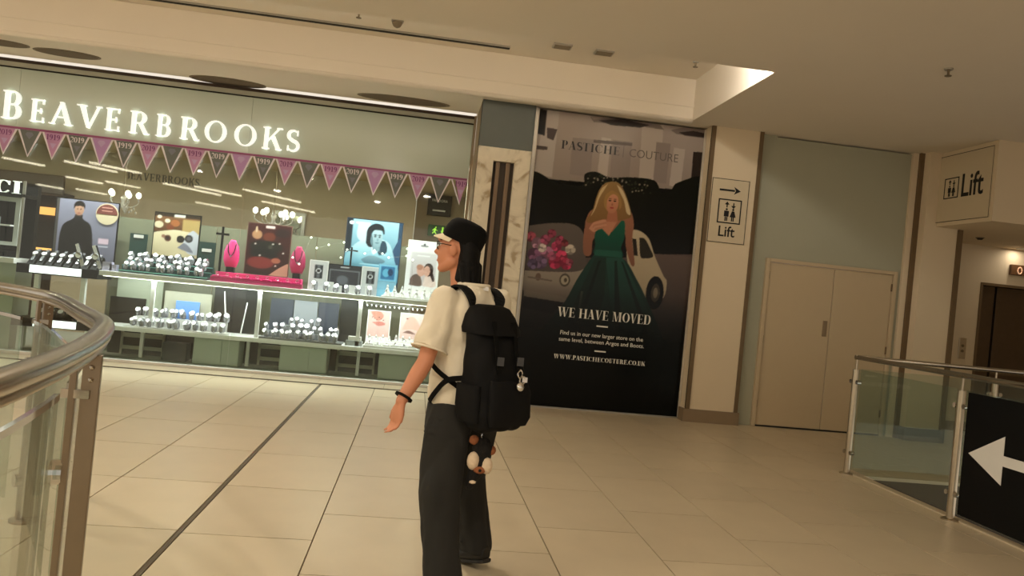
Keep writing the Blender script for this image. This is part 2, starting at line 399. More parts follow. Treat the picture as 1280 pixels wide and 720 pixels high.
M_glass = glass_mat('shop_glass', (232,238,232), 1.5)
M_bglass = glass_mat('rail_glass', (240,246,242), 1.45, (170,182,176), 0.035)
def marble(name='veined_marble'):
    m = bpy.data.materials.new(name); m.use_nodes = True; N = m.node_tree.nodes; L = m.node_tree.links; b = N['Principled BSDF']
    tc = N.new('ShaderNodeTexCoord'); n1 = N.new('ShaderNodeTexNoise'); n1.inputs['Scale'].default_value = 3.2; n1.inputs['Detail'].default_value = 9; n1.inputs['Distortion'].default_value = 1.6
    r = N.new('ShaderNodeValToRGB'); e = r.color_ramp.elements
    e[0].position = .34; e[0].color = lin((168,148,116))+(1,); e[1].position = .45; e[1].color = lin((212,202,180))+(1,)
    k = e.new(.60); k.color = lin((222,212,190))+(1,); k = e.new(.70); k.color = lin((192,178,150))+(1,)
    L.new(tc.outputs['Object'], n1.inputs['Vector']); L.new(n1.outputs['Fac'], r.inputs[0]); L.new(r.outputs[0], b.inputs['Base Color']); b.inputs['Roughness'].default_value = .3
    return m
M_marble = marble()

# ---------------------------------------------------------------- big lamps of the hall, then added fill downlights
LAMPS = [(-11.4,-1.8,.45),(-11.4,-5.8,.5),(-10.2,-5.9,.5),(-9.3,-1.1,.6),(-13.2,-10.9,.5),(-14.6,-10.5,.4),(-8.5,-.7,.6),(-7.6,-4.8,.9),(-6.7,-4.4,.75),(-8.6,-11.2,.7),(-4.9,-4.0,1.0),(-5.0,-7.8,1.1)]
for i, (x, y, h) in enumerate(LAMPS):
    t = thing('linear_lamp', 'slim linear ceiling lamp hanging behind the viewer in the mall hall', 'lamp', (x, y, 3.72), group='slim lamps of the hall behind the viewer')
    d = Vector((.5, -.87, 0))*h*1.35; p = Vector((x, y, 3.75))
    ob('housing', sweep(NB(), [p-d+Vector((0,0,.05)), p+d+Vector((0,0,.05))], rectp(.04, .022)), M_alu, t)
    ob('diffuser', sweep(NB(), [p-d, p+d], rectp(.034, .024)), M_ledwarm, t)
DL = [(-6,.5),(-3,1.5),(0,0.5),(-4.5,-2.5),(-1.5,-2.5),(1.8,-2.0),(-7.5,4),(-4,5),(-0.8,5.2)]  # unseen downlights, added to light the hall from above
for i, (x, y) in enumerate(DL):
    t = thing('fill_downlight', 'added unseen fill downlight in the hall ceiling above the viewer', 'lamp', (x, y, 3.80), group='added fill downlights above the viewer')
    ob('ring', lathe(NB(), [(.11,.0),(.15,.0),(.15,.038),(.11,.038)], (x, y, 3.80)), M_alu, t)
    ob('lens', lathe(NB(), [(.108,.012),(.108,.03)], (x, y, 3.80)), M_ledwarm, t)
    area_light('lamp_light', (x, y, 3.79), .2, FILL_LIGHT_W, WARM, t)

# ---------------------------------------------------------------- floor with single tiles
VX, VY = 4.40, 6.97                                          # edge of the opening in the floor
bm = NB(); box(bm, -7.2, VX, 1.0, 10.25, -.30, -.012); box(bm, VX, 10.4, VY, 11.0, -.30, -.012); box(bm, -7.2, 3.6, 10.25, 10.9, -.30, -.012)
floor = struct('floor', bm, M_grout, origin=(0,0,-.012))
bm = NB(); box(bm, -18, 10.4, -13, 1.0, -.30, 0); box(bm, -18, -7.2, 1.0, 10.9, -.30, 0)
struct('floor', bm, M_floor)
TW, TL, G = .655, .97, .004
full = None; xs = [-1.13-TW*i for i in range(9, 0, -1)]+[-1.13]
xs = [x for x in xs]+[-.43+TW*i for i in range(0, 17)]
def put_tile(x0, x1, y0, y1):
    if x1-x0 < .06 or y1-y0 < .06: return
    ob('tile', box(NB(), x0+G, x1-G, y0+G, y1-G, -.0115, 0), M_tile, floor, bevel=0.0)
for i, x0 in enumerate(xs):
    x1 = -.43 if abs(x0+1.13) < 1e-6 else x0+TW
    if abs(x0+1.13) < 1e-6: x0 += .014
    if abs(x1+1.13) < 1e-6: x1 -= .014
    k = round((x0+.43)/TW); ph = 4.75 if k % 2 == 0 else 4.27
    if x0 < -1.12: ph = 5.28
    y = ph-TL*4
    while y < 11:
        a, b = y, y+TL; y += TL
        if b < 1.2: continue
        A = max(a, 1.0)
        top = 10.24 if x0 < .5 else (9.86 if x0 < 3.5 else (9.8 if x1 < 6.7 else 10.9))
        xl, xr = max(x0, -7.2), min(x1, 10.4)
        if xr < VX+.01: put_tile(xl, xr, A, min(b, top))
        elif xl >= VX-.05: put_tile(max(xl, VX), xr, max(a, VY), min(b, top))
        else:
            put_tile(xl, VX, A, min(b, VY)); put_tile(xl, xr, max(a, VY), min(b, top))
ob('movement_joint', box(NB(), -1.141, -1.119, 1.0, 10.24, -.011, -.001), M_joint, floor)
# stone border and metal grooves in front of the shop window
for i in range(9):
    ob('border_stone', box(NB(), -7.2+.86*i, -7.2+.86*(i+1)-.006, 10.34, 10.74, -.0115, .002), M_tile, floor)
for y in (10.255, 10.30): ob('groove_strip', box(NB(), -7.2, .58, y, y+.018, -.0115, .003), M_joint, floor)
# nosing and slab edge round the opening
ob('slab_nosing', box(box(NB(), VX-.06, VX+.02, 1.0, VY+.06, -.02, .012), VX+.02, 10.4, VY-.02, VY+.06, -.02, .012), M_floor, floor)
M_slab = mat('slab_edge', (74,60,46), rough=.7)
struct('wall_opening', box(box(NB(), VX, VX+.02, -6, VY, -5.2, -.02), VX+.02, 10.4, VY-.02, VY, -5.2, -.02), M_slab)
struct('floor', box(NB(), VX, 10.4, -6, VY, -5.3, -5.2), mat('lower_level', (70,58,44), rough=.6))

# ---------------------------------------------------------------- ceiling with its lit trough
CZ, T0, T1, TXR = 3.84, 7.2, 9.5, 3.25
bm = NB()
box(bm, -18, 10.4, -13, 6.6, CZ, CZ+.9); box(bm, -18, TXR-.0, 6.6, T0, CZ, CZ+.10)
box(bm, TXR, 10.4, 6.6, T1, CZ, CZ+.9); box(bm, TXR, 10.4, T1, 11.2, CZ, CZ+.6)
ceiling = struct('ceiling', bm, M_ceil, origin=(0,0,CZ))
bm = NB(); box(bm, -18, TXR, 6.6, T1+.1, 4.37, 4.6)
struct('ceiling', bm, M_ceil)
bm = NB(); box(bm, -18, TXR, T1, T1+.08, CZ, 4.368); box(bm, -18, TXR, T1-.012, T1, 4.012, 4.03)
struct('wall_trough', bm, M_ceil)
struct('trim_1', sweep(NB(), [(-18, T1+.02, CZ+.0), (TXR, T1+.02, CZ+.0)], circ(.032, 10)), M_ceil, smooth=True)
struct('ceiling', box(NB(), -18, .58, T1+.08, 10.72, CZ+.02, CZ+.1), M_ceil)         # soffit over the shop window
struct('ceiling', box(NB(), .58, TXR, T1+.08, 10.9, CZ, CZ+.1), M_ceil)
t = thing('cove_light', 'bright strip light hidden behind the lip of the ceiling trough', 'lamp', (-3, 7.0, 3.96))
ob('tube', sweep(NB(), [(-14, 7.02, 4.0), (1.9, 7.02, 4.0)], circ(.03, 8)), M_cove, t)
ob('tube', sweep(NB(), [(2.3, 7.08, 4.02), (3.18, 7.08, 4.02)], circ(.03, 8)), M_cove, t)
area_light('lamp_light', (2.75, 7.10, 4.06), .12, 42, (1,.95,.86), t, rot=(0, math.radians(-90), 0))
t = thing('slot_diffuser', 'long thin dark slot diffuser in the ceiling above the jewellery shop', 'vent', (-1.186,9.224,4.370))
a = Vector((-3.087,9.200,4.370)); b = Vector((0.809,9.258,4.370)); a.y = b.y = (a.y+b.y)/2; a.x -= 2.5
ob('slot', box(NB(), a.x, b.x, a.y-.03, a.y+.03, 4.35, 4.37), M_dark, t); ob('flange', box(box(NB(), a.x, b.x, a.y-.05, a.y-.03, 4.352, 4.37), a.x, b.x, a.y+.03, a.y+.05, 4.352, 4.37), M_alu, t)
def sprinkler(p, label):
    t = thing('sprinkler_head', label, 'sprinkler', p); p = Vector(p)
    ob('escutcheon', lathe(NB(), [(.035,-.012),(.04,0)], p), M_alu, t); ob('stem', cyl(NB(), p-Vector((0,0,.06)), p-Vector((0,0,.01)), .011, 8), M_off, t)
    ob('deflector', lathe(NB(), [(.03,-.068),(.03,-.062)], p), M_off, t)
sprinkler((-0.944,8.722,4.370), 'small sprinkler head left of the smoke detector above the jewellery shop')
sprinkler((2.988,8.811,4.370), 'small sprinkler head beside the bright end of the ceiling trough')
sprinkler((4.545,6.453,3.840), 'small sprinkler head in the plain ceiling before the lift sign')
p = Vector((-0.523,8.810,4.370)); t = thing('smoke_detector', 'dark domed smoke detector on the ceiling above the shop sign', 'detector', p)
ob('base', lathe(NB(), [(.07,-.025),(.07,0)], p), M_alu, t); ob('dome', lathe(NB(), [(.012,-.09),(.04,-.075),(.055,-.05),(.06,-.025)], p), M_off, t, smooth=True)
for q, lb in (((1.392,8.902,4.370), 'dim rectangular ceiling fitting left of the round one'), ((1.898,8.925,4.370), 'dim round ceiling fitting right of the rectangular one')):
    p = Vector(q); t = thing('ceiling_fitting', lb, 'lamp', p)
    if 'rect' in lb: ob('rim', box(NB(), p.x-.11, p.x+.11, p.y-.08, p.y+.08, p.z-.02, p.z), M_alu, t); ob('lens', box(NB(), p.x-.095, p.x+.095, p.y-.065, p.y+.065, p.z-.026, p.z-.018), M_off, t)
    else: ob('rim', lathe(NB(), [(.115,-.02),(.12,0)], p, 20), M_alu, t); ob('lens', lathe(NB(), [(.10,-.026),(.10,-.018)], p, 20), M_off, t)
for q, rx, ry in (((-5.334,10.116,3.860), .34, .16), ((-4.616,10.252,3.860), .40, .18), ((-2.770,10.674,3.860), .5, .22), ((-0.431,10.447,3.860), .62, .2)):  # flat brown ovals put the soffit's shaded patches into colour
    vi = globals().get('vi', -1)+1; p = Vector(q); t = thing('soffit_shade_oval', ('leftmost dark oval of painted shade on the soffit, over the first letters of the shop sign', 'dark oval of painted shade on the soffit, second from the left', 'dark oval of painted shade on the soffit above the end of the shop name', 'dark oval of painted shade on the soffit nearest the marble pillar')[vi], 'vent', p, group='ovals of painted shade over the shop sign')
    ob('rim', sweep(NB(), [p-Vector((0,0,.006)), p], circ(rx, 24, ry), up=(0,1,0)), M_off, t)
    ob('painted_shade', sweep(NB(), [p-Vector((0,0,.010)), p-Vector((0,0,.004))], circ(rx*.92, 24, ry*.88), up=(0,1,0)), mat('soffit_shade_brown', (112,98,80), rough=.8), t)

# ---------------------------------------------------------------- back walls, column, doors
struct('wall_back', box(NB(), .62, 4.35, 9.9, 10.1, 0, CZ), M_col)
struct('wall_shop_side', box(NB(), .585, .62, 9.78, 10.74, 0, CZ), M_taupe)
bm = NB(); box(bm, 4.25, 4.50, 9.70, 9.9, 0, CZ); box(bm, 4.50, 6.36, 9.70, 9.9, 2.22, CZ-.02); box(bm, 6.36, 6.42, 9.70, 9.9, 0, 2.22); box(bm, 6.36, 6.42, 9.70, 9.9, 2.22, CZ-.02)
struct('wall_sage', bm, M_sage)
struct('wall_corner', box(NB(), 6.42, 6.56, 9.66, 9.9, 0, CZ), M_col)
t = thing('wall_column', 'cream wall column between the fashion poster and the sage wall carrying the lift sign', 'column', (3.92, 9.65, 0))
ob('shaft', box(NB(), 3.56, 4.26, 9.60, 9.9, .16, CZ), M_col, t)
ob('plinth', box(NB(), 3.535, 4.29, 9.58, 9.9, 0, .165), M_plinth, t)
for a, b in ((3.56, 3.615), (4.215, 4.265)): ob('edge_trim', box(NB(), a, b, 9.585, 9.62, .165, CZ), M_trim, t)
door = thing('door_1', 'plain cream double service door in the sage wall', 'door', (5.45, 9.7, 0)); del door['label'], door['category']; door['kind'] = 'structure'
ob('frame', box(box(box(NB(), 4.50, 4.555, 9.66, 9.88, 0, 2.22), 6.31, 6.36, 9.66, 9.88, 0, 2.22), 4.555, 6.31, 9.66, 9.88, 2.175, 2.22), M_door, door, bevel=.004)
dl = ob('door_leaf', box(NB(), 4.562, 5.468, 9.69, 9.74, .02, 2.168), M_door, door, bevel=.003)
dr = ob('door_leaf', box(NB(), 5.482, 6.303, 9.69, 9.74, .02, 2.168), M_door, door, bevel=.003)
ob('flush_handle', box(box(NB(), 5.375, 5.435, 9.678, 9.692, 1.26, 1.47), 5.388, 5.422, 9.672, 9.68, 1.28, 1.45), M_plinth, dl, bevel=.01)
for l, x in ((dl, 4.558), (dr, 6.302)):
    for z in (.25, 1.1, 1.95): ob('hinge', cyl(NB(), (x, 9.686, z), (x, 9.686, z+.10), .011, 8), M_trim, l)
ob('threshold', box(NB(), 4.56, 6.31, 9.68, 9.86, 0, .018), M_dark, door)
# corner post and the pier next to the lift lobby
struct('trim_2', box(NB(), 6.50, 6.575, 9.62, 9.66, 0, CZ), M_trim)
struct('wall_pier', box(box(NB(), 6.56, 7.08, 9.5, 9.9, .17, CZ), 6.56, 7.08, 9.9, 11.0, 0, CZ), M_col)
struct('baseboard_pier', box(NB(), 6.54, 7.11, 9.47, 9.9, 0, .17), mat('dark_plinth', (84,74,60), rough=.5))
struct('trim_3', box(NB(), 7.04, 7.105, 9.47, 9.5, .17, 2.85), M_trim)

# ---------------------------------------------------------------- lift lobby
LY = 10.88
bm = NB(); box(bm, 7.08, 8.53, LY, LY+.2, .14, 2.86); box(bm, 8.53, 9.95, LY, LY+.2, 2.30, 2.86); box(bm, 9.95, 10.4, LY, LY+.2, .14, 2.86)
struct('wall_lobby', bm, M_col)
struct('baseboard_lobby', box(box(NB(), 7.08, 8.53, LY-.015, LY+.2, 0, .14), 9.95, 10.4, LY-.015, LY+.2, 0, .14), M_plinth)
struct('wall_right', box(NB(), 10.4, 10.5, -6, 11.2, 0, CZ), M_col)
bm = NB(); box(bm, 6.73, 10.4, 8.50, LY+.2, 2.86, CZ)
struct('ceiling', bm, M_col, origin=(6.73, 8.5, 2.86))
door2 = thing('door_2', 'lift', 'door', (9.24, LY, 0)); del door2['label'], door2['category']; door2['kind'] = 'structure'
M_lift = mat('lift_metal', (92,76,58), rough=.35, metal=.6, var=.15, scale=8)
ob('frame', box(box(box(NB(), 8.53, 8.57, LY-.01, LY+.18, 0, 2.3), 9.91, 9.95, LY-.01, LY+.18, 0, 2.3), 8.57, 9.91, LY-.01, LY+.18, 2.26, 2.3), M_trim, door2)
for a, b in ((8.575, 8.86), (8.90, 9.55), (9.56, 9.905)): ob('door_leaf', box(NB(), a, b, LY+.10, LY+.14, .005, 2.255), M_lift, door2, bevel=.004)
ob('back_gap', box(NB(), 8.57, 9.91, LY+.15, LY+.17, 0, 2.26), M_dark, door2)
ob('kick_band', box(NB(), 8.90, 9.55, LY+.094, LY+.10, .9, .93), M_trim, door2)
t = thing('call_panel', 'slim metal lift call panel on the lobby wall left of the lift', 'call panel', (8.32, LY, 1.14))
ob('plate', box(NB(), 8.26, 8.38, LY-.014, LY, 1.10, 1.42), M_steel, t, bevel=.004); ob('button', cyl(NB(), (8.32, LY-.022, 1.22), (8.32, LY-.013, 1.22), .022), M_off, t); ob('button', cyl(NB(), (8.32, LY-.022, 1.30), (8.32, LY-.013, 1.30), .022), M_off, t)
t = thing('floor_indicator', 'small brown floor indicator box above the lift door', 'indicator', (9.1, LY, 2.45))
ob('housing', box(NB(), 8.98, 9.40, LY-.05, LY, 2.46, 2.62), mat('indicator_brown', (104,72,44), rough=.4), t, bevel=.006)
ob('digit', sweep(NB(), [(9.12+.035*math.cos(k/12*2*math.pi), LY-.055, 2.535+.05*math.sin(k/12*2*math.pi)) for k in range(12)], circ(.009, 6), closed=True), mat('indicator_glow', (230,180,140), emit=.5), t)
p = Vector((9.033,10.731,2.860)); t = thing('lobby_downlight', 'small bright downlight in the lift lobby ceiling', 'lamp', p)
ob('ring', lathe(NB(), [(.06,-.006),(.075,-.006),(.075,0),(.06,0)], p), M_alu, t); ob('lens', lathe(NB(), [(.058,-.005),(.058,-.001)], p), M_led, t)
area_light('lamp_light', p-Vector((0,0,.02)), .1, LOBBY_W, WARM, t)
p2 = Vector((8.9, 10.3, 2.86)); t = thing('lobby_downlight', 'recessed downlight over the lift doors beyond the frame', 'lamp', p2)
ob('ring', lathe(NB(), [(.06,-.006),(.075,-.006),(.075,0),(.06,0)], p2), M_alu, t); ob('lens', lathe(NB(), [(.058,-.005),(.058,-.001)], p2), M_led, t); area_light('lamp_light', p2-Vector((0,0,.02)), .1, LOBBY_W*.6, WARM, t)
p = Vector((7.796,10.043,2.860)); t = thing('lobby_sensor', 'small dark flush sensor in the lift lobby ceiling', 'sensor', p)
ob('plate', lathe(NB(), [(.05,-.012),(.06,0)], p), M_off, t); ob('eye', lathe(NB(), [(.03,-.03),(.045,-.012)], p), M_dark, t)

# ---------------------------------------------------------------- lift signs
def lift_icon(t, mp, s, fr, who):
    """mp(a, b) -> point; a right, b up from the icon's lower left corner; side s"""
    def slab(name, polys, m=M_ink, par=t):
        bm = NB()
        for poly in polys:
            A = [bm.verts.new(mp(a, b, fr)) for a, b in poly]; B = [bm.verts.new(mp(a, b, 0)) for a, b in poly]; n = len(poly)
            bm.faces.new(A); bm.faces.new(B[::-1])
            for i in range(n): bm.faces.new((A[i], B[i], B[(i+1) % n], A[(i+1) % n]))
        return ob(name, bm, m, par)
    k = s; th = .05*k
    slab('icon_border', [[(0,0),(k,0),(k,th),(0,th)], [(0,k-th),(k,k-th),(k,k),(0,k)], [(0,th),(th,th),(th,k-th),(0,k-th)], [(k-th,th),(k,th),(k,k-th),(k-th,k-th)]])
    ar = []
    for cx, up in ((.38, 1), (.66, -1)):
        f = (lambda y: y) if up > 0 else (lambda y: 1.52-y)
        ar += [[(k*(cx-.025), k*f(.66)), (k*(cx+.025), k*f(.66)), (k*(cx+.025), k*f(.82)), (k*(cx-.025), k*f(.82))], [(k*(cx-.1), k*f(.78)), (k*(cx+.1), k*f(.78)), (k*cx, k*f(.9))]]
    slab('icon_arrow', ar)
    for cx, skirt in ((.38, 0), (.66, 1)):
        P = [[(k*(cx+.045*math.cos(a)), k*(.58+.045*math.sin(a))) for a in [i*math.pi/5 for i in range(10)]]]
        if skirt: P += [[(k*(cx-.05), k*.52), (k*(cx+.05), k*.52), (k*(cx+.13), k*.27), (k*(cx-.13), k*.27)]]
        else: P += [[(k*(cx-.10), k*.52), (k*(cx+.10), k*.52), (k*(cx+.10), k*.28), (k*(cx-.10), k*.28)]]
        P += [[(k*(cx-.06), k*.27), (k*(cx-.01), k*.27), (k*(cx-.01), k*.1), (k*(cx-.06), k*.1)], [(k*(cx+.01), k*.27), (k*(cx+.06), k*.27), (k*(cx+.06), k*.1), (k*(cx+.01), k*.1)]]
        slab('icon_figure', P)
    return slab
M_signpanel = mat('sign_panel', (206,190,160), rough=.55, var=.02)
t = thing('wall_sign', 'cream sign with an arrow and lift pictogram on the wall column', 'sign', (3.88, 9.59, 2.34))
ob('panel', box(NB(), 3.63, 4.13, 9.588, 9.5995, 2.345, 3.175), M_signpanel, t)
ob('outline', box(box(box(box(NB(), 3.628, 4.132, 9.5865, 9.589, 3.168, 3.175), 3.628, 4.132, 9.5865, 9.589, 2.345, 2.352), 3.628, 3.635, 9.5865, 9.589, 2.352, 3.168), 4.125, 4.132, 9.5865, 9.589, 2.352, 3.168), M_ink, t)
FY = 9.588
sl = lift_icon(t, lambda a, b, f: (3.735+a, FY-f, 2.60+b), .315, .003, 0)
bm = NB(); prism(bm, [(3.735,3.018),(3.94,3.018),(3.94,3.042),(3.735,3.042)], FY-.003, FY); prism(bm, [(3.93,2.98),(4.02,3.03),(3.93,3.08),(3.955,3.03)], FY-.0035, FY); ob('arrow', bm, M_ink, t)
ob('word', sans_bm('Lift', 3.77, 3.99, 2.43, .135, FY, .003, .012), M_ink, t)
t = thing('soffit_sign', 'large cream lift sign on the side of the bulkhead over the lift lobby', 'sign', (6.72, 9.04, 2.91))
ob('panel', box(NB(), 6.716, 6.7295, 8.55, 9.52, 2.91, 3.78), M_signpanel, t)
ob('outline', box(box(box(NB(), 6.714, 6.717, 8.55, 9.52, 3.775, 3.782), 6.714, 6.717, 8.55, 9.52, 2.908, 2.915), 6.714, 6.717, 8.55, 8.554, 2.91, 3.78), M_ink, t)
lift_icon(t, lambda a, b, f: (6.716-f, 9.39-a, 3.21+b), .27, .003, 0)
ob('word', sans_bm('Lift', -9.06, -8.68, 3.215, .29, 6.716, .003, .012, plane='X'), M_ink, t)

# ---------------------------------------------------------------- pillar
t = thing('marble_pillar', 'marble pillar with a dark slot and blue grey top between shop and poster', 'pillar', (.92, 9.85, 0))
bm = NB(); box(bm, .585, .79, 9.75, 9.9, 0, 3.25); box(bm, 1.06, 1.265, 9.75, 9.9, 0, 3.25); box(bm, .79, 1.06, 9.75, 9.9, 3.08, 3.25); box(bm, .79, 1.06, 9.75, 9.9, 0, .3)
ob('marble_facing', bm, M_marble, t)
ob('top_panel', box(NB(), .585, 1.265, 9.745, 9.9, 3.25, CZ-.003), M_bluegrey, t)
ob('slot_back', box(NB(), .79, 1.06, 9.84, 9.9, .3, 3.08), mat('slot_brown', (62,50,40), rough=.6), t)
M_slot = mat('slot_metal', (120,100,80), rough=.45, metal=.3)
for a, b in ((.83, .88), (.96, 1.01)): ob('slot_fin', box(NB(), a, b, 9.79, 9.84, .3, 3.08), M_slot, t)
struct('trim_4', box(NB(), 1.267, 1.30, 9.72, 9.9, 0, CZ-.02), M_alu)
# ---------------------------------------------------------------- fashion poster
M_print = print_mat('poster_print', .2)
PY = 9.795
t = thing('fashion_poster', 'tall dark poster of a woman in a green dress before a white car', 'poster', (2.42, 9.8, 0))
ob('board', box(NB(), 1.30, 3.535, 9.80, 9.86, .02, CZ-.02), M_dark, t)
cv = Canvas(1.302, 3.533, .022, CZ-.022, .0088, (9,10,9))
Zs = lambda z: z
# pale villa in the background
cv.poly([(1.246,3.871),(3.584,3.872),(3.606,3.004),(1.257,2.923)], (158,146,138), (140,128,120))
cv.poly([(1.395,3.838),(1.584,3.842),(1.567,2.959),(1.335,2.973)], (168,158,150))
cv.poly([(1.283,3.814),(1.419,3.810),(1.420,3.479),(1.304,3.496)], (20,16,14)); cv.poly([(1.441,3.585),(1.578,3.582),(1.540,3.432),(1.455,3.453)], (72,62,60))
cv.poly([(1.329,3.344),(1.476,3.341),(1.470,3.299),(1.334,3.293)], (66,56,52))
for s in ([(2.677,3.886),(2.970,3.880),(2.974,2.974),(2.711,3.007)], [(2.163,3.550),(2.292,3.545),(2.283,3.000),(2.154,3.006)], [(3.136,3.531),(3.289,3.529),(3.276,3.009),(3.121,3.033)]): cv.poly(s, (172,160,150))
for s in ([(2.314,3.537),(2.572,3.537),(2.579,3.034),(2.321,3.046)], [(2.892,3.576),(3.087,3.578),(3.076,3.049),(2.902,3.050)], [(1.786,3.503),(2.061,3.506),(2.068,3.017),(1.792,3.026)]): cv.poly(s, (134,122,116))
cv.poly([(3.401,3.510),(3.554,3.518),(3.554,3.083),(3.409,3.098)], (44,36,32)); cv.poly([(2.061,3.506),(2.573,3.526),(2.577,3.485),(2.065,3.465)], (86,76,70))
for bx in ([(1.990,3.789),(2.376,3.879),(2.887,3.838),(2.983,3.745),(2.657,3.757),(2.230,3.735),(2.039,3.732)], [(3.069,3.756),(3.323,3.840),(3.578,3.818),(3.577,3.723),(3.336,3.714),(3.150,3.713)]):
    cv.poly(bx, (118,106,100))
for bx in ([(2.100,3.761),(2.414,3.821),(2.784,3.783),(2.659,3.736),(2.274,3.720)], [(3.180,3.738),(3.373,3.782),(3.573,3.765),(3.556,3.710),(3.271,3.706)]): cv.poly(bx, (52,44,42))
cv.poly([(1.989,3.799),(2.374,3.900),(2.885,3.859),(2.956,3.805),(2.390,3.850),(2.035,3.763)], (140,128,120))
# hedge and darkness behind the woman
cv.smooth_poly([(1.045,2.960),(1.331,3.014),(1.571,2.918),(1.679,2.889),(1.973,2.902),(1.990,3.049),(2.134,3.097),(2.321,3.046),(2.618,3.081),(2.921,3.074),(3.022,2.938),(3.149,2.973),(3.246,3.090),(3.648,3.136),(3.702,2.059),(1.161,1.799)], (18,20,15), (14,12,10))
rs = random.Random(3)
fl = [(2.009,2.968),(2.867,2.962)]
for k in range(70):
    q = rs.random(); cv.ell(fl[0][0]+(fl[1][0]-fl[0][0])*q+rs.uniform(-.05,.05), 2.98+rs.uniform(-.09,.08), .012, .011, (120,112,98) if rs.random() < .4 else (40,44,30))
# ground
cv.poly([(1.149,1.921),(3.744,2.191),(3.677,0.783),(1.180,0.565)], (84,70,66), (20,18,16))
cv.poly([(1.130,2.105),(2.979,2.175),(2.829,2.054),(1.153,1.880)], (14,12,10))
cv.poly([(2.985,2.122),(3.693,2.143),(3.667,1.313),(2.953,0.825),(2.506,0.995)], (92,78,72), (34,28,26))
# car seen behind her
cv.smooth_poly([(2.642,2.412),(2.794,2.397),(2.923,2.305),(3.020,2.095),(3.165,1.846),(3.215,1.777),(3.193,1.564),(3.017,1.483),(2.903,1.536),(2.746,1.804),(2.646,2.056)], (186,172,146), (150,136,112))
cv.smooth_poly([(2.792,2.313),(2.869,2.300),(2.958,2.172),(2.999,2.082),(2.894,2.050),(2.827,2.075)], (40,36,28)); cv.poly([(2.697,2.292),(2.752,2.287),(2.795,2.071),(2.740,2.076)], (36,30,24))
e = [(3.068,1.615),(3.187,1.626),(3.091,1.396)]; cv.ell(e[0][0], e[0][1], e[1][0]-e[0][0], e[0][1]-e[2][1], (10,9,8)); cv.ell(e[0][0]+.01, e[0][1], .06, .12, (58,52,44)); cv.ell(e[0][0]+.01, e[0][1], .03, .07, (110,100,84))
cv.smooth_poly([(1.338,2.312),(1.625,2.375),(1.919,2.386),(2.058,2.266),(2.108,1.979),(2.165,1.839),(2.006,1.729),(1.398,1.720)], (92,84,78), (70,62,58))
cv.smooth_poly([(1.334,1.734),(1.792,1.760),(2.062,1.808),(2.218,1.949),(2.274,1.808),(2.129,1.565),(1.827,1.410),(1.532,1.423),(1.337,1.487)], (148,138,124), (110,100,92))
cv.poly([(1.348,1.488),(1.823,1.451),(1.952,1.422),(1.896,1.355),(1.358,1.386)], (120,110,100)); cv.poly([(1.356,1.406),(1.883,1.374),(1.741,1.215),(1.339,1.260)], (24,20,20))
e = [(1.865,1.663),(1.928,1.669),(1.872,1.591)]; cv.ell(e[0][0], e[0][1], .07, .085, (70,64,56)); cv.ell(e[0][0], e[0][1], .05, .06, (150,142,124)); cv.ell(e[0][0]+.01, e[0][1], .02, .03, (70,62,50))
e = [(1.517,1.670)]; cv.ell(e[0][0], e[0][1], .035, .05, (92,76,66)); cv.poly([(1.382,1.667),(1.698,1.647),(1.700,1.626),(1.384,1.646)], (96,86,78))
FLW = [(1.373, 2.172, 0.067, (150, 70, 84)), (1.464, 2.099, 0.076, (176, 130, 150)), (1.437, 1.951, 0.085, (120, 80, 110)), (1.564, 2.151, 0.067, (160, 76, 104)), (1.639, 2.241, 0.057, (150, 64, 86)), (1.601, 1.989, 0.085, (170, 110, 140)), (1.717, 2.084, 0.067, (176, 60, 96)), (1.792, 1.967, 0.076, (186, 60, 92)), (1.717, 1.876, 0.085, (168, 46, 80)), (1.865, 1.871, 0.076, (176, 50, 84)), (1.899, 2.061, 0.067, (196, 184, 168)), (1.532, 2.044, 0.057, (190, 176, 170)), (1.751, 2.17, 0.057, (150, 60, 86)), (1.53, 1.857, 0.085, (116, 92, 124)), (1.667, 1.954, 0.057, (188, 96, 128)), (1.905, 1.896, 0.048, (150, 70, 90)), (1.429, 1.826, 0.067, (96, 80, 110)), (1.817, 2.136, 0.048, (120, 50, 60))]
for x, z, r, c in FLW:
    cv.ell(x, z, r, r, tuple(int(v*.62) for v in c))
    for k in range(7):
        a = rs.uniform(0, 6.28); k2 = rs.uniform(.7, 1.15); cv.ell(x+.6*r*math.cos(a), z+.6*r*math.sin(a), r*.45, r*.38, tuple(int(v*k2) for v in c))
# woman: gown, skin, face, hair
GD = (10,11,10)
cv.smooth_poly([(2.209,2.031),(2.584,2.028),(2.816,1.758),(3.023,1.421),(3.319,0.858),(3.589,0.140),(3.599,-0.176),(1.998,-0.298),(1.354,-0.141),(1.355,0.684),(1.616,0.997),(1.875,1.353),(2.030,1.701)], (26,54,46), GD, k=5)
cv.poly([(2.372,2.006),(2.595,2.029),(2.775,1.733),(3.031,1.337),(3.157,0.949),(2.633,0.797),(2.517,1.310),(2.433,1.720)], (34,76,66), (10,16,13), .8)
cv.poly([(2.235,1.992),(2.382,2.008),(2.401,1.508),(2.252,0.867),(1.884,0.834),(1.995,1.312)], (26,44,36), (9,11,9), .8)
for s in ([(2.281,1.955),(2.313,1.959),(2.147,1.170),(2.008,0.866)], [(2.492,1.977),(2.524,1.980),(2.655,1.218),(2.601,0.899)], [(2.577,1.986),(2.611,1.968),(2.975,1.248),(3.050,0.939)]): cv.poly(s, (12,22,18), GD, .7)
cv.poly([(2.089,1.540),(2.120,1.543),(2.096,1.145),(2.065,1.142)], (72,74,62), (30,34,28), .7)
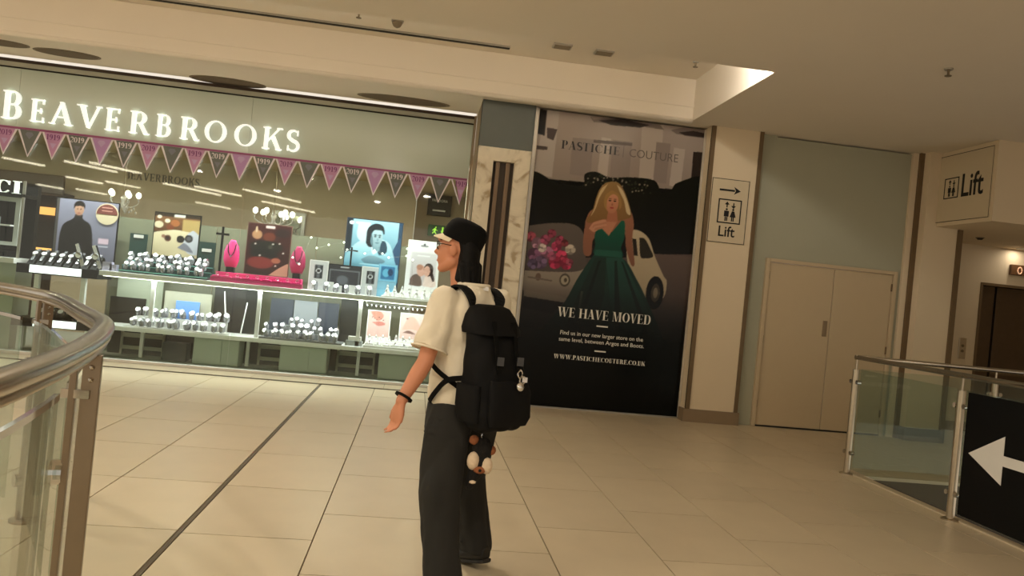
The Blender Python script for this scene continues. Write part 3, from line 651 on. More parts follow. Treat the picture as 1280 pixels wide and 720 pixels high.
cv.smooth_poly([(2.061,2.453),(2.111,2.584),(2.253,2.662),(2.506,2.691),(2.640,2.643),(2.700,2.481),(2.699,2.271),(2.763,1.963),(2.709,1.957),(2.622,2.179),(2.561,2.361),(2.208,2.261),(2.178,2.028),(2.083,2.018),(2.054,2.203)], (150,102,80), (120,80,62))
cv.smooth_poly([(2.197,2.260),(2.216,2.387),(2.283,2.467),(2.373,2.310),(2.470,2.414),(2.536,2.505),(2.581,2.479),(2.591,2.281),(2.561,2.152),(2.584,2.028),(2.231,2.023),(2.218,2.157)], (20,86,66), (20,58,48))
cv.poly([(2.234,2.420),(2.313,2.481),(2.474,2.478),(2.386,2.290)], (176,120,94)); cv.poly([(2.224,2.096),(2.576,2.111),(2.584,2.028),(2.221,2.022)], (32,82,68))
cv.smooth_poly([(2.113,2.355),(2.168,2.444),(2.269,2.497),(2.325,2.472),(2.278,2.404),(2.191,2.321)], (184,130,104))
cv.smooth_poly([(2.368,2.999),(2.275,2.968),(2.209,2.887),(2.168,2.757),(2.141,2.608),(2.070,2.465),(2.116,2.428),(2.229,2.472),(2.332,2.504),(2.483,2.499),(2.587,2.532),(2.657,2.581),(2.596,2.763),(2.516,2.912),(2.444,2.987)], (140,112,72), (120,88,52))
cv.smooth_poly([(2.308,2.961),(2.230,2.889),(2.188,2.770),(2.160,2.631),(2.119,2.512),(2.172,2.612),(2.211,2.762),(2.263,2.872)], (190,166,124)); cv.smooth_poly([(2.425,2.964),(2.507,2.900),(2.585,2.762),(2.644,2.601),(2.589,2.616),(2.543,2.757),(2.478,2.865)], (200,180,142))
cv.poly([(2.343,2.610),(2.460,2.623),(2.485,2.479),(2.336,2.473)], (160,104,80))
e = [(2.386,2.719),(2.470,2.728),(2.401,2.564)]; cv.ell(e[0][0], e[0][1], .085, .135, (196,138,108), (172,114,88))
cv.smooth_poly([(2.369,2.884),(2.291,2.813),(2.282,2.686),(2.320,2.628),(2.318,2.753),(2.385,2.834),(2.464,2.791),(2.489,2.647),(2.515,2.712),(2.471,2.833)], (150,116,70))
for ex in (-.032, .034): cv.ell(e[0][0]+ex, e[0][1]+.028, .018, .009, (44,30,24)); cv.ell(e[0][0]+ex, e[0][1]+.052, .022, .006, (110,78,56))
cv.ell(e[0][0]+.004, e[0][1]-.02, .012, .018, (150,96,74)); cv.ell(e[0][0]+.002, e[0][1]-.062, .028, .011, (150,62,58))
for k in range(4): cv.poly([(2.142,2.389),(2.158,2.433),(2.322,2.498),(2.335,2.478)]if k == 0 else ([(2.154,2.370),(2.171,2.413),(2.346,2.474),(2.359,2.455)] if k == 1 else ([(2.167,2.350),(2.184,2.394),(2.339,2.442),(2.351,2.422)] if k == 2 else [(2.179,2.331),(2.196,2.374),(2.310,2.407),(2.323,2.388)])), ((186,134,108), (170,118,94), (184,132,106), (164,114,90))[k])
# fade to black at the foot
g = np.clip((1.62-cv.Z)/.75, 0, 1); cv.put(g, (8,9,8))
cv.mesh('printed_picture', PY, t, M_print)
TY = PY-.002
M_pwhite = mat('print_white', (224,220,210), rough=.5); M_pblack = mat('print_black', (22,18,16), rough=.5); M_pgrey = mat('print_grey', (88,78,72), rough=.5)
a, b = [(1.646,3.320),(2.421,3.330)]; ob('lettering', serif_bm('PASTICHE', a[0], b[0], [(2.035,3.346)][0][1], .108, TY, PY, T=.2, t=.03), M_pblack, t, label='black serif word at the head of the poster')
a = [(2.465,3.314)][0]; ob('divider', box(NB(), a[0], a[0]+.008, TY, PY, [(2.035,3.346)][0][1]-.02, [(2.035,3.346)][0][1]+.13), M_pgrey, t)
a, b = [(2.550,3.324),(3.210,3.340)]; ob('lettering', sans_bm('COUTURE', a[0], b[0], [(2.035,3.346)][0][1], .108, PY, .002, -.004), M_pgrey, t, label='thin grey word at the head of the poster')
HB = [(2.432,1.192)][0][1]
for word, (a, b) in (('WE', [(1.813,1.181),(2.040,1.181)]), ('HAVE', [(2.092,1.186),(2.486,1.192)]), ('MOVED', [(2.539,1.197),(3.056,1.203)])): ob('headline_word', serif_bm(word, a[0], b[0], HB, .122, TY, PY, T=.2, t=.028, track=.05), M_pwhite, t)
a, b = [(1.872,0.958),(2.974,0.943)]; ob('text_line', sans_bm('Find us in our new larger store on the', a[0], b[0], [(1.872,0.963)][0][1], .052, PY, .002, .004), M_pwhite, t, kind='stuff')
a, b = [(1.862,0.853),(2.996,0.829)]; ob('text_line', sans_bm('same level, between Argos and Boots.', a[0], b[0], [(1.859,0.879)][0][1], .052, PY, .002, .004), M_pwhite, t, kind='stuff')
a, b = [(1.817,0.663),(3.034,0.664)]; ob('web_line', serif_bm('WWW.PASTICHECOUTURE.CO.UK', a[0], b[0], [(1.829,0.648)][0][1], .056, TY, PY, T=.22, t=.035, track=.06), M_pwhite, t)
for q in [(2.415,1.110),(2.420,0.785)]: ob('dash', box(NB(), q[0]-.075, q[0]+.075, TY, PY, q[1]-.009, q[1]+.009), M_pwhite, t)
for x in (1.30, 3.535): ob('edge_strip', box(NB(), x-.004, x+.022, 9.775, 9.87, .02, CZ-.02), mat('bright_edge', (196,188,172), rough=.4, metal=.3), t)
ob('foot_strip', box(NB(), 1.30, 3.54, 9.78, 9.86, .0, .02), M_alu, t)

# ---------------------------------------------------------------- shop front
SY = 10.8
t = thing('shop_fascia', 'sage green glass fascia of the jewellery shop with bright top trim', 'fascia', (-3.9, SY, 2.95))
for a, b in ((-8.36,-5.402), (-5.398,-2.452), (-2.448,.545)): ob('fascia_panel', box(NB(), a, b, SY, SY+.05, 2.95, 3.715), M_fascia, t)
ob('top_trim', box(NB(), -8.36, .56, SY-.03, SY+.06, 3.735, 3.79), M_fasc_edge, t)
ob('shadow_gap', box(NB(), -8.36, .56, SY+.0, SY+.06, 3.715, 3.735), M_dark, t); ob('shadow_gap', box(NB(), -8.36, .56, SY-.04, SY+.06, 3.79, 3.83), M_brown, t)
ob('end_post', box(NB(), .548, .583, SY-.05, SY+.10, 0, 3.835), M_taupe, t)
ob('lower_edge', box(NB(), -8.36, .545, SY, SY+.05, 2.93, 2.95), M_fasc_edge, t)
t = thing('shop_sign', 'lit white serif letters of the shop name along the sage fascia', 'sign', (-3.7, SY, 3.04))
for ch, x0, x1 in (('B',5,29),('E',39,56),('A',62.5,90.5),('V',94.5,124),('E',129.5,147.5),('R',159,185),('B',192,211),('R',222,247.5),('O',252.5,280.5),('O',290,318.5),('K',326,351.5),('S',357,373)):
    a, b = -5.520+(x0-12)*.010277, -5.520+(x1-12)*.010277
    a, b = a+.02, b+.02
    ob('letter', serif_bm(ch, a, b, 3.045, .365 if x0 == 5 else .295, SY-.045, SY-.005, T=.145, t=.05), M_letter, t)
# bunting along the top of the shop glass
M_pink = mat('bunting_pink', (188,138,178), rough=.6); M_grey = mat('bunting_grey', (104,108,104), rough=.6); M_lilac = mat('bunting_lilac', (182,140,190), rough=.6)
M_bwhite = mat('bunting_white', (222,214,220), rough=.6); M_pinkband = mat('bunting_band', (150,78,120), rough=.6); M_gem = mat('bunting_gem', (190,160,200), rough=.5); M_gemg = mat('bunting_gem_grey', (120,122,132), rough=.5)
t = thing('bunting', 'pink and grey triangular anniversary bunting across the top of the shop window', 'bunting', (-2.6, SY-.02, 2.57))
ob('band', box(NB(), -8.2, .53, SY-.022, SY-.014, 2.928, 2.955), M_pinkband, t)
kinds = [('1919',M_pink),('2019',M_grey),(None,M_lilac),('1919',M_grey),('2019',M_pink),(None,M_grey)]
for i in range(-8, 20):
    cx = -5.214+.2985*i; y = SY-.02; wd = .120 if i < 19 else .085; kd, fm = kinds[(i+5) % 6]
    f = ob('flag', prism(NB(), [(cx-wd,2.925),(cx+wd if i < 19 else cx+.075,2.925),(cx,2.60)], y, y+.003), fm, t)
    ob('flag_border', prism(prism(NB(), [(cx-.149,2.925),(cx-wd-.003,2.925),(cx,2.605),(cx,2.572)], y, y+.004), [(cx+wd+.003,2.925),(cx+.149,2.925),(cx,2.572),(cx,2.605)], y, y+.004) if i < 19 else prism(NB(), [(cx-.149,2.925),(cx-.128,2.925),(cx,2.605),(cx,2.572)], y, y+.004), M_bwhite, f)
    tm = M_bwhite if fm is M_grey else mat('bunting_ink', (120,62,112), rough=.6)
    if kd: ob('year', serif_bm(kd, cx-.092, cx+.080, 2.835, .07, y-.0015, y, T=.17, t=.05, track=.06), tm, f)
    else: ob('gem', prism(NB(), [(cx-.05,2.87),(cx-.03,2.90),(cx+.03,2.90),(cx+.05,2.87),(cx,2.81)], y-.0012, y), M_gemg if fm is M_grey else M_gem, f)
    if kd: ob('scroll', prism(NB(), [(cx-.04,2.79),(cx+.04,2.79),(cx,2.715)], y-.0012, y), M_gemg if fm is M_grey else M_gem, f)
# glass panes and sill
win = bpy.data.objects.new('window_1', None); C.objects.link(win); win.location = (-3.9, SY, 0); win['kind'] = 'structure'
for a, b in ((-8.36,-5.403), (-5.397,-2.453), (-2.447,.548)): ob('glass_pane', box(NB(), a, b, SY+.012, SY+.022, .035, 2.93), M_glass, win)
ob('sill', box(NB(), -8.36, .548, SY-.03, SY+.06, 0, .034), mat('sill_metal', (226,222,212), rough=.3), win)
# shop interior shell
struct('floor', box(NB(), -9, 1.2, SY+.06, 15.6, -.3, .02), M_shopfloor)
struct('ceiling', box(NB(), -9, 1.2, SY+.06, 15.6, 3.15, 3.3), M_shopceil)
struct('wall_shop_back', box(box(NB(), -6.2, -.18, 14.0, 14.2, .02, 3.15), -9, -6.2, 14.0, 14.2, 2.62, 3.15), M_taupe)
struct('wall_shop_recess', box(NB(), -.18, 1.2, 14.75, 14.9, .02, 3.15), M_taupe)
struct('wall_shop_right', box(NB(), 1.1, 1.2, SY+.06, 14.75, .02, 3.15), M_taupe)
struct('wall_shop_left', box(NB(), -9.1, -9, SY+.06, 15.6, .02, 3.15), M_brown)
struct('wall_shop_far', box(NB(), -9, -6.2, 15.4, 15.6, .02, 3.15), M_brown)
t = thing('timber_bulkhead', 'dark brown timber bulkhead at the far left inside the jewellery shop', 'bulkhead', (-7.4, 13.6, 2.30))
ob('fascia_board', box(NB(), -9, -5.95, 13.55, 13.62, 2.30, 2.62), M_brown, t, bevel=.02); ob('soffit_board', box(NB(), -9, -5.95, 13.62, 13.99, 2.30, 2.34), M_brown, t)
t = thing('wall_lamp', 'warm glowing wall lamp in the dark back room of the shop', 'lamp', (-6.85, 15.38, 2.05)); M_warmglow = mat('warm_glow', (255,190,110), emit=1.6, ecol=(255,180,100))
ob('shade', box(NB(), -7.1, -6.7, 15.32, 15.40, 2.02, 2.16), M_warmglow, t)
t = thing('lit_shelf', 'thin warm lit shelf in the dark back room of the shop', 'shelf', (-6.9, 15.3, 1.3)); ob('board', box(NB(), -7.2, -6.65, 15.1, 15.4, 1.36, 1.39), M_brown, t); ob('glow_strip', box(NB(), -7.2, -6.65, 15.07, 15.10, 1.36, 1.40), M_warmglow, t)
ob('lettering', serif_bm('BEAVERBROOKS', -5.17, -3.94, 2.73, .13, 13.985, 14.0, T=.16, t=.06), M_brown, label='dark raised shop name on the taupe back wall of the shop', cat='lettering')
t = thing('brand_sign', 'black hanging sign with a white line in the recess behind the couple poster', 'sign', (.25, 14.7, 2.75)); ob('panel', box(NB(), .03, .48, 14.68, 14.75, 2.74, 3.13), M_black, t)
ob('white_line', box(NB(), .13, .37, 14.675, 14.68, 2.82, 2.85), M_white, t); ob('mark', sans_bm('PANDORA', .11, .40, 3.0, .05, 14.68, .002), M_white, t)
t = thing('exit_sign', 'green emergency exit sign with running figure in the shop recess', 'sign', (.27, 14.7, 2.35)); M_exit = mat('exit_green', (20,70,24), emit=.25); M_exitw = mat('exit_mark', (190,240,90), emit=.8, ecol=(170,240,70))
ob('panel', box(NB(), .08, .56, 14.68, 14.75, 2.35, 2.56), M_exit, t)
bm = NB(); ball(bm, (.225,14.678,2.515), .016, (1,.2,1), 1); prism(bm, [(.20,2.50),(.235,2.49),(.22,2.43),(.25,2.39),(.235,2.385),(.20,2.42),(.175,2.39),(.16,2.40),(.19,2.44)], 14.674, 14.68); prism(bm, [(.16,2.46),(.20,2.495),(.205,2.48),(.17,2.445)], 14.674, 14.68); prism(bm, [(.225,2.48),(.26,2.46),(.26,2.45),(.225,2.465)], 14.674, 14.68); ob('running_figure', bm, M_exitw, t)
bm = NB(); prism(bm, [(.32,2.46),(.34,2.46),(.34,2.53),(.37,2.53),(.37,2.46),(.39,2.46),(.355,2.385)], 14.674, 14.68); ob('arrow', bm, M_exitw, t)
bm = NB(); prism(bm, [(.44,2.39),(.52,2.39),(.52,2.53),(.44,2.53)], 14.674, 14.68); ob('door_mark', bm, mat('exit_pale', (110,150,60), emit=.3), t)
# shop lights
for i, (x, y) in enumerate([(-7.2,12.2),(-5.2,12.2),(-3.2,12.2),(-1.2,12.2),(.3,12.4)]):
    t = thing('shop_downlight', 'small downlight in the ceiling of the jewellery shop', 'lamp', (x, y, 3.13), group='downlights inside the jewellery shop')
    ob('ring', lathe(NB(), [(.06,.0),(.08,.0),(.08,.02),(.06,.02)], (x, y, 3.13)), M_alu, t); ob('lens', lathe(NB(), [(.058,.005),(.058,.015)], (x, y, 3.13)), M_led, t)
    area_light('lamp_light', (x, y, 3.12), .12, SHOP_W, WARM, t)
for i in range(5):
    x = -7.1+1.75*i
    t = thing('window_spotbar', 'hidden white light bar above the window display', 'lamp', (x, 10.98, 3.10), group='light bars above the window display')
    ob('housing', box(NB(), x-.8, x+.8, 10.93, 11.03, 3.11, 3.15), M_alu, t); area_light('lamp_light', (x, 10.98, 3.105), 1.6, SHOP_W*3.0, COOL, t, sy=.06, rot=(math.radians(-14),0,0))
def chandelier(c, R, n, label, drop):
    t = thing('chandelier', label, 'chandelier', c); c = Vector(c); M_cr = mat('crystal', (235,232,226), rough=.08, metal=.6); M_br = mat('chandelier_metal', (120,104,84), rough=.3, metal=.8)
    ob('stem', cyl(NB(), c-Vector((0,0,.12)), (c.x, c.y, 3.15), .012), M_br, t); ob('hub', lathe(NB(), [(.02,-.16),(.05,-.12),(.03,-.04),(.05,0),(.02,.06)], c), M_cr, t, smooth=True)
    for k in range(n):
        a = 2*math.pi*k/n+.3; d = Vector((math.cos(a), math.sin(a), 0))
        arm = ob('arm', tube(NB(), catmull([c-Vector((0,0,.08)), c+d*R*.5-Vector((0,0,.13)), c+d*R-Vector((0,0,.06)), c+d*R+Vector((0,0,.02))], 4), .010, 6), M_cr, t)
        ob('bulb', ball(NB(), c+d*R+Vector((0,0,.08)), .042, (1,1,1.25), 2), mat('bulb_glow', (255,250,240), emit=7, ecol=(255,246,228)), arm, smooth=True)
        bm = NB()
        for j in range(5): ball(bm, c+d*R*(.3+.15*j)-Vector((0,0,.15+.03*((j*2+k) % 3))), .018, (1,1,1.5), 1)
        ob('crystal_drop', bm, M_cr, arm)
chandelier((-4.94,13.4,2.34), .22, 5, 'small glowing chandelier over the dark suited man poster', .1)
chandelier((-2.52,13.4,2.30), .30, 6, 'larger crystal chandelier above the dark red poster', .1)
t = thing('wall_mirror', 'silver framed mirror on the back wall behind the larger chandelier', 'mirror', (-2.29, 13.97, 1.6))
ob('frame', box(box(box(box(NB(), -2.66, -2.08, 13.95, 13.99, 2.40, 2.46), -2.66, -2.08, 13.95, 13.99, 1.55, 1.61), -2.66, -2.60, 13.95, 13.99, 1.61, 2.40), -2.14, -2.08, 13.95, 13.99, 1.61, 2.40), M_alu, t); ob('glass', box(NB(), -2.6, -2.14, 13.97, 13.99, 1.61, 2.40), mat('mirror_glass', (190,188,180), rough=.05, metal=1), t)
# ---------------------------------------------------------------- window display furniture
t = thing('display_shelf', 'long white two level display shelf along the shop window', 'shelf', (-1.9, 11.2, .02))
ob('upper_board', box(NB(), -4.25, .50, 10.94, 11.48, 1.125, 1.19), M_shelf, t, bevel=.004); ob('lower_board', box(NB(), -4.25, .50, 10.94, 11.48, .405, .465), M_shelf, t, bevel=.004)
for x in (-3.56, -2.15, -.77): ob('post', box(NB(), x-.025, x+.025, 11.0, 11.05, .465, 1.125), M_shelf, t)
for x in (-3.74, -2.30, -.75, .42): ob('leg', box(NB(), x-.022, x+.022, 11.3, 11.35, .02, .405), M_shelf, t)
for z in (1.122,): area_light('strip_light', (-1.9, 10.99, z-.004), 4.5, STRIP_W*3.2, COOL, t, sy=.03, rot=(math.radians(20),0,0)); ob('led_strip', box(NB(), -4.2, .46, 10.965, 10.985, z-.004, z), M_led, t)
t = thing('watch_counter', 'black watch counter with two glowing white front panels at the far left', 'counter', (-4.8, 11.2, .02))
for z0, z1, led in ((1.06, 1.185, (-5.13,-4.48,1.075,1.175)), (.355, .47, (-5.02,-4.48,.365,.46))):
    ob('slab', box(NB(), -5.30, -4.27, 10.96, 11.45, z0, z1), M_black, t, bevel=.004)
    ob('lit_panel', box(NB(), led[0], led[1], 10.95, 10.962, led[2], led[3]), mat('lit_panel', (255,255,255), emit=2.2, ecol=(250,250,255)), t)
for x, z0, z1 in ((-5.05,.47,1.06), (-4.46,.47,1.06), (-5.2,.02,.355), (-4.35,.02,.355)): ob('post', box(NB(), x-.03, x+.03, 11.0, 11.06, z0, z1), M_shelf, t)
t = thing('lit_showcase', 'dark framed showcase with white letters cut off by the left edge', 'showcase', (-5.7, 11.25, .02))
ob('cabinet', box(NB(), -6.4, -5.345, 11.05, 11.5, .02, 1.17), M_cab, t); ob('top_slab', box(NB(), -6.4, -5.335, 10.95, 11.5, 1.17, 1.24), M_shelf, t)
ob('back_board', box(NB(), -6.4, -5.33, 11.4, 11.5, 1.24, 2.28), M_black, t); ob('head_board', box(NB(), -6.4, -5.33, 11.05, 11.4, 2.06, 2.10), M_black, t)
ob('white_frame', box(box(box(NB(), -5.45, -5.39, 11.10, 11.13, 1.40, 2.05), -6.4, -5.45, 11.10, 11.13, 1.99, 2.05), -6.4, -5.45, 11.10, 11.13, 1.40, 1.45), mat('frame_pale', (190,194,192), rough=.4), t)
ob('side_post', box(NB(), -5.36, -5.33, 11.05, 11.08, 1.24, 2.28), M_alu, t)
ob('lettering', serif_bm('CI', -5.73, -5.41, 2.10, .17, 11.09, 11.12, T=.24, t=.05, track=.16), M_letter, t)
ob('inner_step', box(NB(), -6.2, -5.5, 11.12, 11.35, 1.24, 1.32), M_black, t); ob('inner_post', box(NB(), -5.78, -5.70, 11.2, 11.26, 1.32, 1.78), mat('grey_acrylic', (150,156,156), rough=.2), t); ob('inner_plate', box(NB(), -5.9, -5.52, 11.15, 11.3, 1.66, 1.68), M_shelf, t)
# half-height screen behind the display and dark panels under the upper board
t = thing('backing_screen', 'sage half height screen standing behind the window display', 'screen', (-2.2, 11.8, .02))
for a, b in ((-4.42,-3.0), (-2.99,-1.56), (-1.55,-.10)): ob('screen_panel', box(NB(), a, b, 11.78, 11.80, .02, 1.97), mat('screen_sage', (122,122,102), rough=.35), t)
for x in (-4.43, -.09): ob('end_post', box(NB(), x-.015, x+.015, 11.77, 11.81, .02, 1.99), M_alu, t)
M_darkboard = mat('dark_board', (28,25,22), rough=.5)
def board(name, x0, x1, y, z0, z1, m, label, cat='board', th=.02, **k):
    return ob(name, box(NB(), x0, x1, y, y+th, z0, z1), m, label=label, cat=cat, bevel=.002, **k)
board('dark_panel', -4.28, -3.80, 11.5, .47, .83, M_darkboard, 'dark low panel at the left end of the lower shelf', 'panel')
board('frosted_panel', -4.22, -3.60, 11.55, .47, 1.10, mat('frosted', (176,182,164), rough=.3), 'pale frosted panel behind the left end of the lower shelf', 'panel')
board('cream_card', -3.52, -2.88, 11.40, .466, .98, mat('card_cream', (176,174,156)), 'cream display card behind the left tray of watches on the lower shelf', 'card')
board('blue_card', -3.34, -3.02, 11.33, .466, .86, mat('card_blue', (104,148,214)), 'pale blue card standing before the cream card on the lower shelf', 'card')
board('dark_panel', -2.86, -2.22, 11.45, .466, 1.10, M_darkboard, 'dark tall panel between the two watch trays of the lower shelf', 'panel')
for x, z, a in ((-2.42,.62,.2), (-2.62,.75,-.3)): ob('acrylic_rod', cyl(NB(), (x, 11.3, .47), (x+a*.25, 11.32, z+.3), .010, 6), M_shelf, label='thin white leaning rod in front of the dark panel, %s one' % ('right' if x > -2.5 else 'left'), cat='rod')
board('patterned_card', -2.06, -1.74, 11.40, .466, 1.02, mat('card_slate', (60,64,76)), 'slate card left of the pale centre card on the lower shelf', 'card')
o = board('pale_card', -1.73, -1.40, 11.38, .466, 1.02, mat('card_pale', (138,142,148)), 'pale grey centre card behind the grey watch tray', 'card')
board('patterned_card', -1.39, -1.10, 11.40, .466, 1.02, mat('card_slate', (60,64,76)), 'slate card right of the pale centre card on the lower shelf', 'card')
board('dark_panel', -1.08, -.80, 11.45, .466, 1.10, M_darkboard, 'narrow dark panel left of the pink pictures', 'panel')
# furniture under the lower shelf
for a, b, lb in ((-2.99,-2.38,'sage cupboard box under the lower shelf, left one of three'), (-1.82,-1.17,'sage cupboard box under the lower shelf, middle one of three'), (-.45,.30,'sage cupboard box under the lower shelf, right one of three')):
    t = thing('window_cupboard', lb, 'cupboard', ((a+b)/2, 11.3, .02)); ob('body', box(NB(), a, b, 11.12, 11.46, .02, .385), M_cab, t, bevel=.004)
    m = a+(b-a)*.62; ob('door', box(NB(), a+.01, m-.004, 11.105, 11.12, .03, .375), M_cab, t); ob('door', box(NB(), m+.004, b-.01, 11.105, 11.12, .03, .375), M_cab, t)
ob('black_speaker_box', box(NB(), -3.44, -3.11, 11.25, 11.46, .02, .27), mat('charcoal', (40,42,40), rough=.6), label='charcoal box on the window floor under the lower shelf', cat='box', bevel=.006)
for a, b, lb in ((-4.1,-3.5,'low cream frame on the window floor at the left'), (-2.2,-1.86,'low cream frame between the left and middle cupboards'), (-1.08,-.52,'low cream frame between the middle and right cupboards')):
    t = thing('low_frame', lb, 'frame', ((a+b)/2, 11.5, .02)); ob('rail', box(NB(), a, b, 11.52, 11.56, .27, .33), mat('card_cream', (176,174,156)), t)
    ob('rail', box(NB(), a, b, 11.52, 11.56, .10, .15), mat('card_cream', (176,174,156)), t)
    for x in (a, b-.03): ob('upright', box(NB(), x, x+.03, 11.52, 11.56, .02, .38), mat('card_cream', (176,174,156)), t)
ob('cupboard_back', box(NB(), -4.3, .5, 11.62, 11.66, .02, .40), M_darkboard, label='dark kick board at the back under the lower shelf', cat='board')
# ---------------------------------------------------------------- pictures in the window
M_pic = print_mat('picture_print', .5, .12); M_lightbox = print_mat('lightbox_print', .4, .35)
def picture(name, label, x0, x1, z0, z1, y, draw, m=M_pic, frame=M_black, bg=(60,60,60), step=.011, foot=None):
    t = thing(name, label, 'picture', ((x0+x1)/2, y, foot if foot is not None else z0)); ob('board', box(NB(), x0-.012, x1+.012, y+.002, y+.03, (foot if foot is not None else z0), z1+.012), frame, t)
    c = Canvas(x0, x1, z0, z1, step, bg); draw(c, x0, z0, x1-x0, z1-z0); c.mesh('printed_picture', y, t, m); return t
def U(x0, z0, w, h): return lambda pts: [(x0+u*w, z0+v*h) for u, v in pts]
def d_man(c, x, z, w, h):
    f = U(x, z, w, h); c.rect(x, x+w, z, z+h, (132,130,150), (106,104,122)); c.rect(x, x+.05*w, z, z+h, (70,66,64))
    c.smooth_poly(f([(.10,0),(.09,.35),(.13,.60),(.27,.70),(.33,.75),(.40,.75),(.47,.70),(.58,.62),(.63,.35),(.62,0)]), (26,23,24)); c.poly(f([(.30,.70),(.31,.78),(.43,.78),(.44,.70)]), (30,27,28))
    e = f([(.37,.85)])[0]; c.ell(e[0], e[1], .075*w, .085*h, (188,146,124), (158,118,98)); c.smooth_poly(f([(.285,.86),(.29,.94),(.37,.985),(.45,.94),(.455,.86),(.43,.90),(.32,.90)]), (28,22,20))
    for u in (.345, .395): p = f([(u,.86)])[0]; c.ell(p[0], p[1], .012*w, .008*h, (50,34,28))
    p = f([(.37,.80)])[0]; c.ell(p[0], p[1], .028*w, .008*h, (150,84,74)); c.rect(p[0]-.06*w, p[0]+.06*w, p[1]-.05*h, p[1]-.025*h, (96,70,60), a=.5)
    for u in (.13, .56): p = f([(u,.03)])[0]; c.ell(p[0], p[1], .05*w, .05*h, (172,130,110))
    c.rect(x+.72*w, x+.88*w, z+.38*h, z+.46*h, (206,180,196)); c.rect(x+.72*w, x+.88*w, z+.33*h, z+.35*h, (190,190,204))
tm = picture('man_poster', 'grey poster of a man in a dark roll neck sweater', -5.10, -4.28, 1.19, 2.13, 11.47, d_man)
bd = ob('round_badge', cyl(NB(), (-4.42,11.455,1.97), (-4.42,11.468,1.97), .15, 28), mat('badge_cream', (206,190,160)), tm, label='round cream badge with a dark red upper half')
ob('badge_top', prism(NB(), [(-4.42+.14*math.cos(a), 1.965+.14*math.sin(a)) for a in [i*math.pi/14 for i in range(15)]], 11.450, 11.455), mat('badge_red', (112,52,44)), bd)
for q in (2.05, 2.005): ob('badge_line', box(NB(), -4.42-.07, -4.42+.07, 11.447, 11.450, q, q+.014), mat('badge_pale', (196,140,128)), bd)
def d_sun(c, x, z, w, h):
    f = U(x, z, w, h); c.rect(x, x+w, z, z+h, (44,34,24)); c.rect(x, x+w, z+.55*h, z+.92*h, (120,82,52), (86,56,34)); c.rect(x+.62*w, x+w, z+.5*h, z+.88*h, (176,150,96))
    for u, v, r, k in ((.1,.72,.10,(210,196,168)), (.28,.82,.06,(226,214,190)), (.1,.9,.05,(220,210,190)), (.45,.78,.1,(160,96,54)), (.35,.68,.08,(120,60,36))): p = f([(u,v)])[0]; c.ell(p[0], p[1], r*w, r*.8*h, k)
    c.smooth_poly(f([(-.1,.0),(-.1,.45),(.3,.60),(.6,.62),(1.1,.5),(1.1,0)]), (222,208,176), (200,184,150))
    c.smooth_poly(f([(.75,.56),(.88,.64),(1.1,.4),(1.05,.12),(.8,.10),(.66,.3)]), (190,192,204)); c.smooth_poly(f([(.55,.22),(.72,.16),(.9,.14),(.7,.34)]), (120,120,136))
    for u, v, r, k in ((.32,.42,.075,(92,58,46)), (.22,.46,.04,(150,110,90)), (.60,.42,.085,(30,26,24)), (.78,.45,.09,(50,48,50)), (.78,.45,.05,(84,84,92)), (.32,.42,.04,(46,30,26))): p = f([(u,v)])[0]; c.ell(p[0], p[1], r*w, r*h, k)
    c.rect(x+.42*w, x+.66*w, z+.92*h, z+.98*h, (210,208,200))
picture('cufflink_picture', 'square picture of two round studs on a cream cloth', -3.76, -3.15, 1.47, 2.07, 11.42, d_sun, foot=1.19)
def d_red(c, x, z, w, h):
    f = U(x, z, w, h); c.rect(x, x+w, z, z+h, (60,24,24), (42,20,18))
    for u, v, rx, ry, k in ((.22,.78,.13,.10,(168,126,92)), (.2,.88,.03,.07,(196,170,140)), (.5,.75,.16,.1,(96,44,30)), (.45,.55,.42,.14,(26,26,22)), (.4,.42,.36,.10,(20,20,20)), (.55,.56,.06,.05,(60,60,50)), (.35,.24,.35,.13,(110,40,36)), (.7,.3,.12,.06,(150,92,70)), (.8,.85,.2,.1,(40,22,22))): p = f([(u,v)])[0]; c.ell(p[0], p[1], rx*w, ry*h, k, soft=.4)
    c.smooth_poly(f([(.55,0),(.78,.16),(1.02,.26),(1.02,0)]), (186,140,118)); c.rect(x+.40*w, x+.62*w, z+.92*h, z+.97*h, (214,196,192))
    for u, v in ((.2,.6),(.6,.62),(.75,.64),(.32,.38),(.85,.46),(.7,.2)): p = f([(u,v)])[0]; c.ell(p[0], p[1], .025*w, .015*h, (206,196,186))
picture('red_picture', 'dark red jewellery picture with a white label at its top', -2.48, -1.88, 1.335, 2.06, 11.42, d_red, frame=mat('frame_brown', (104,74,60)), foot=1.19)
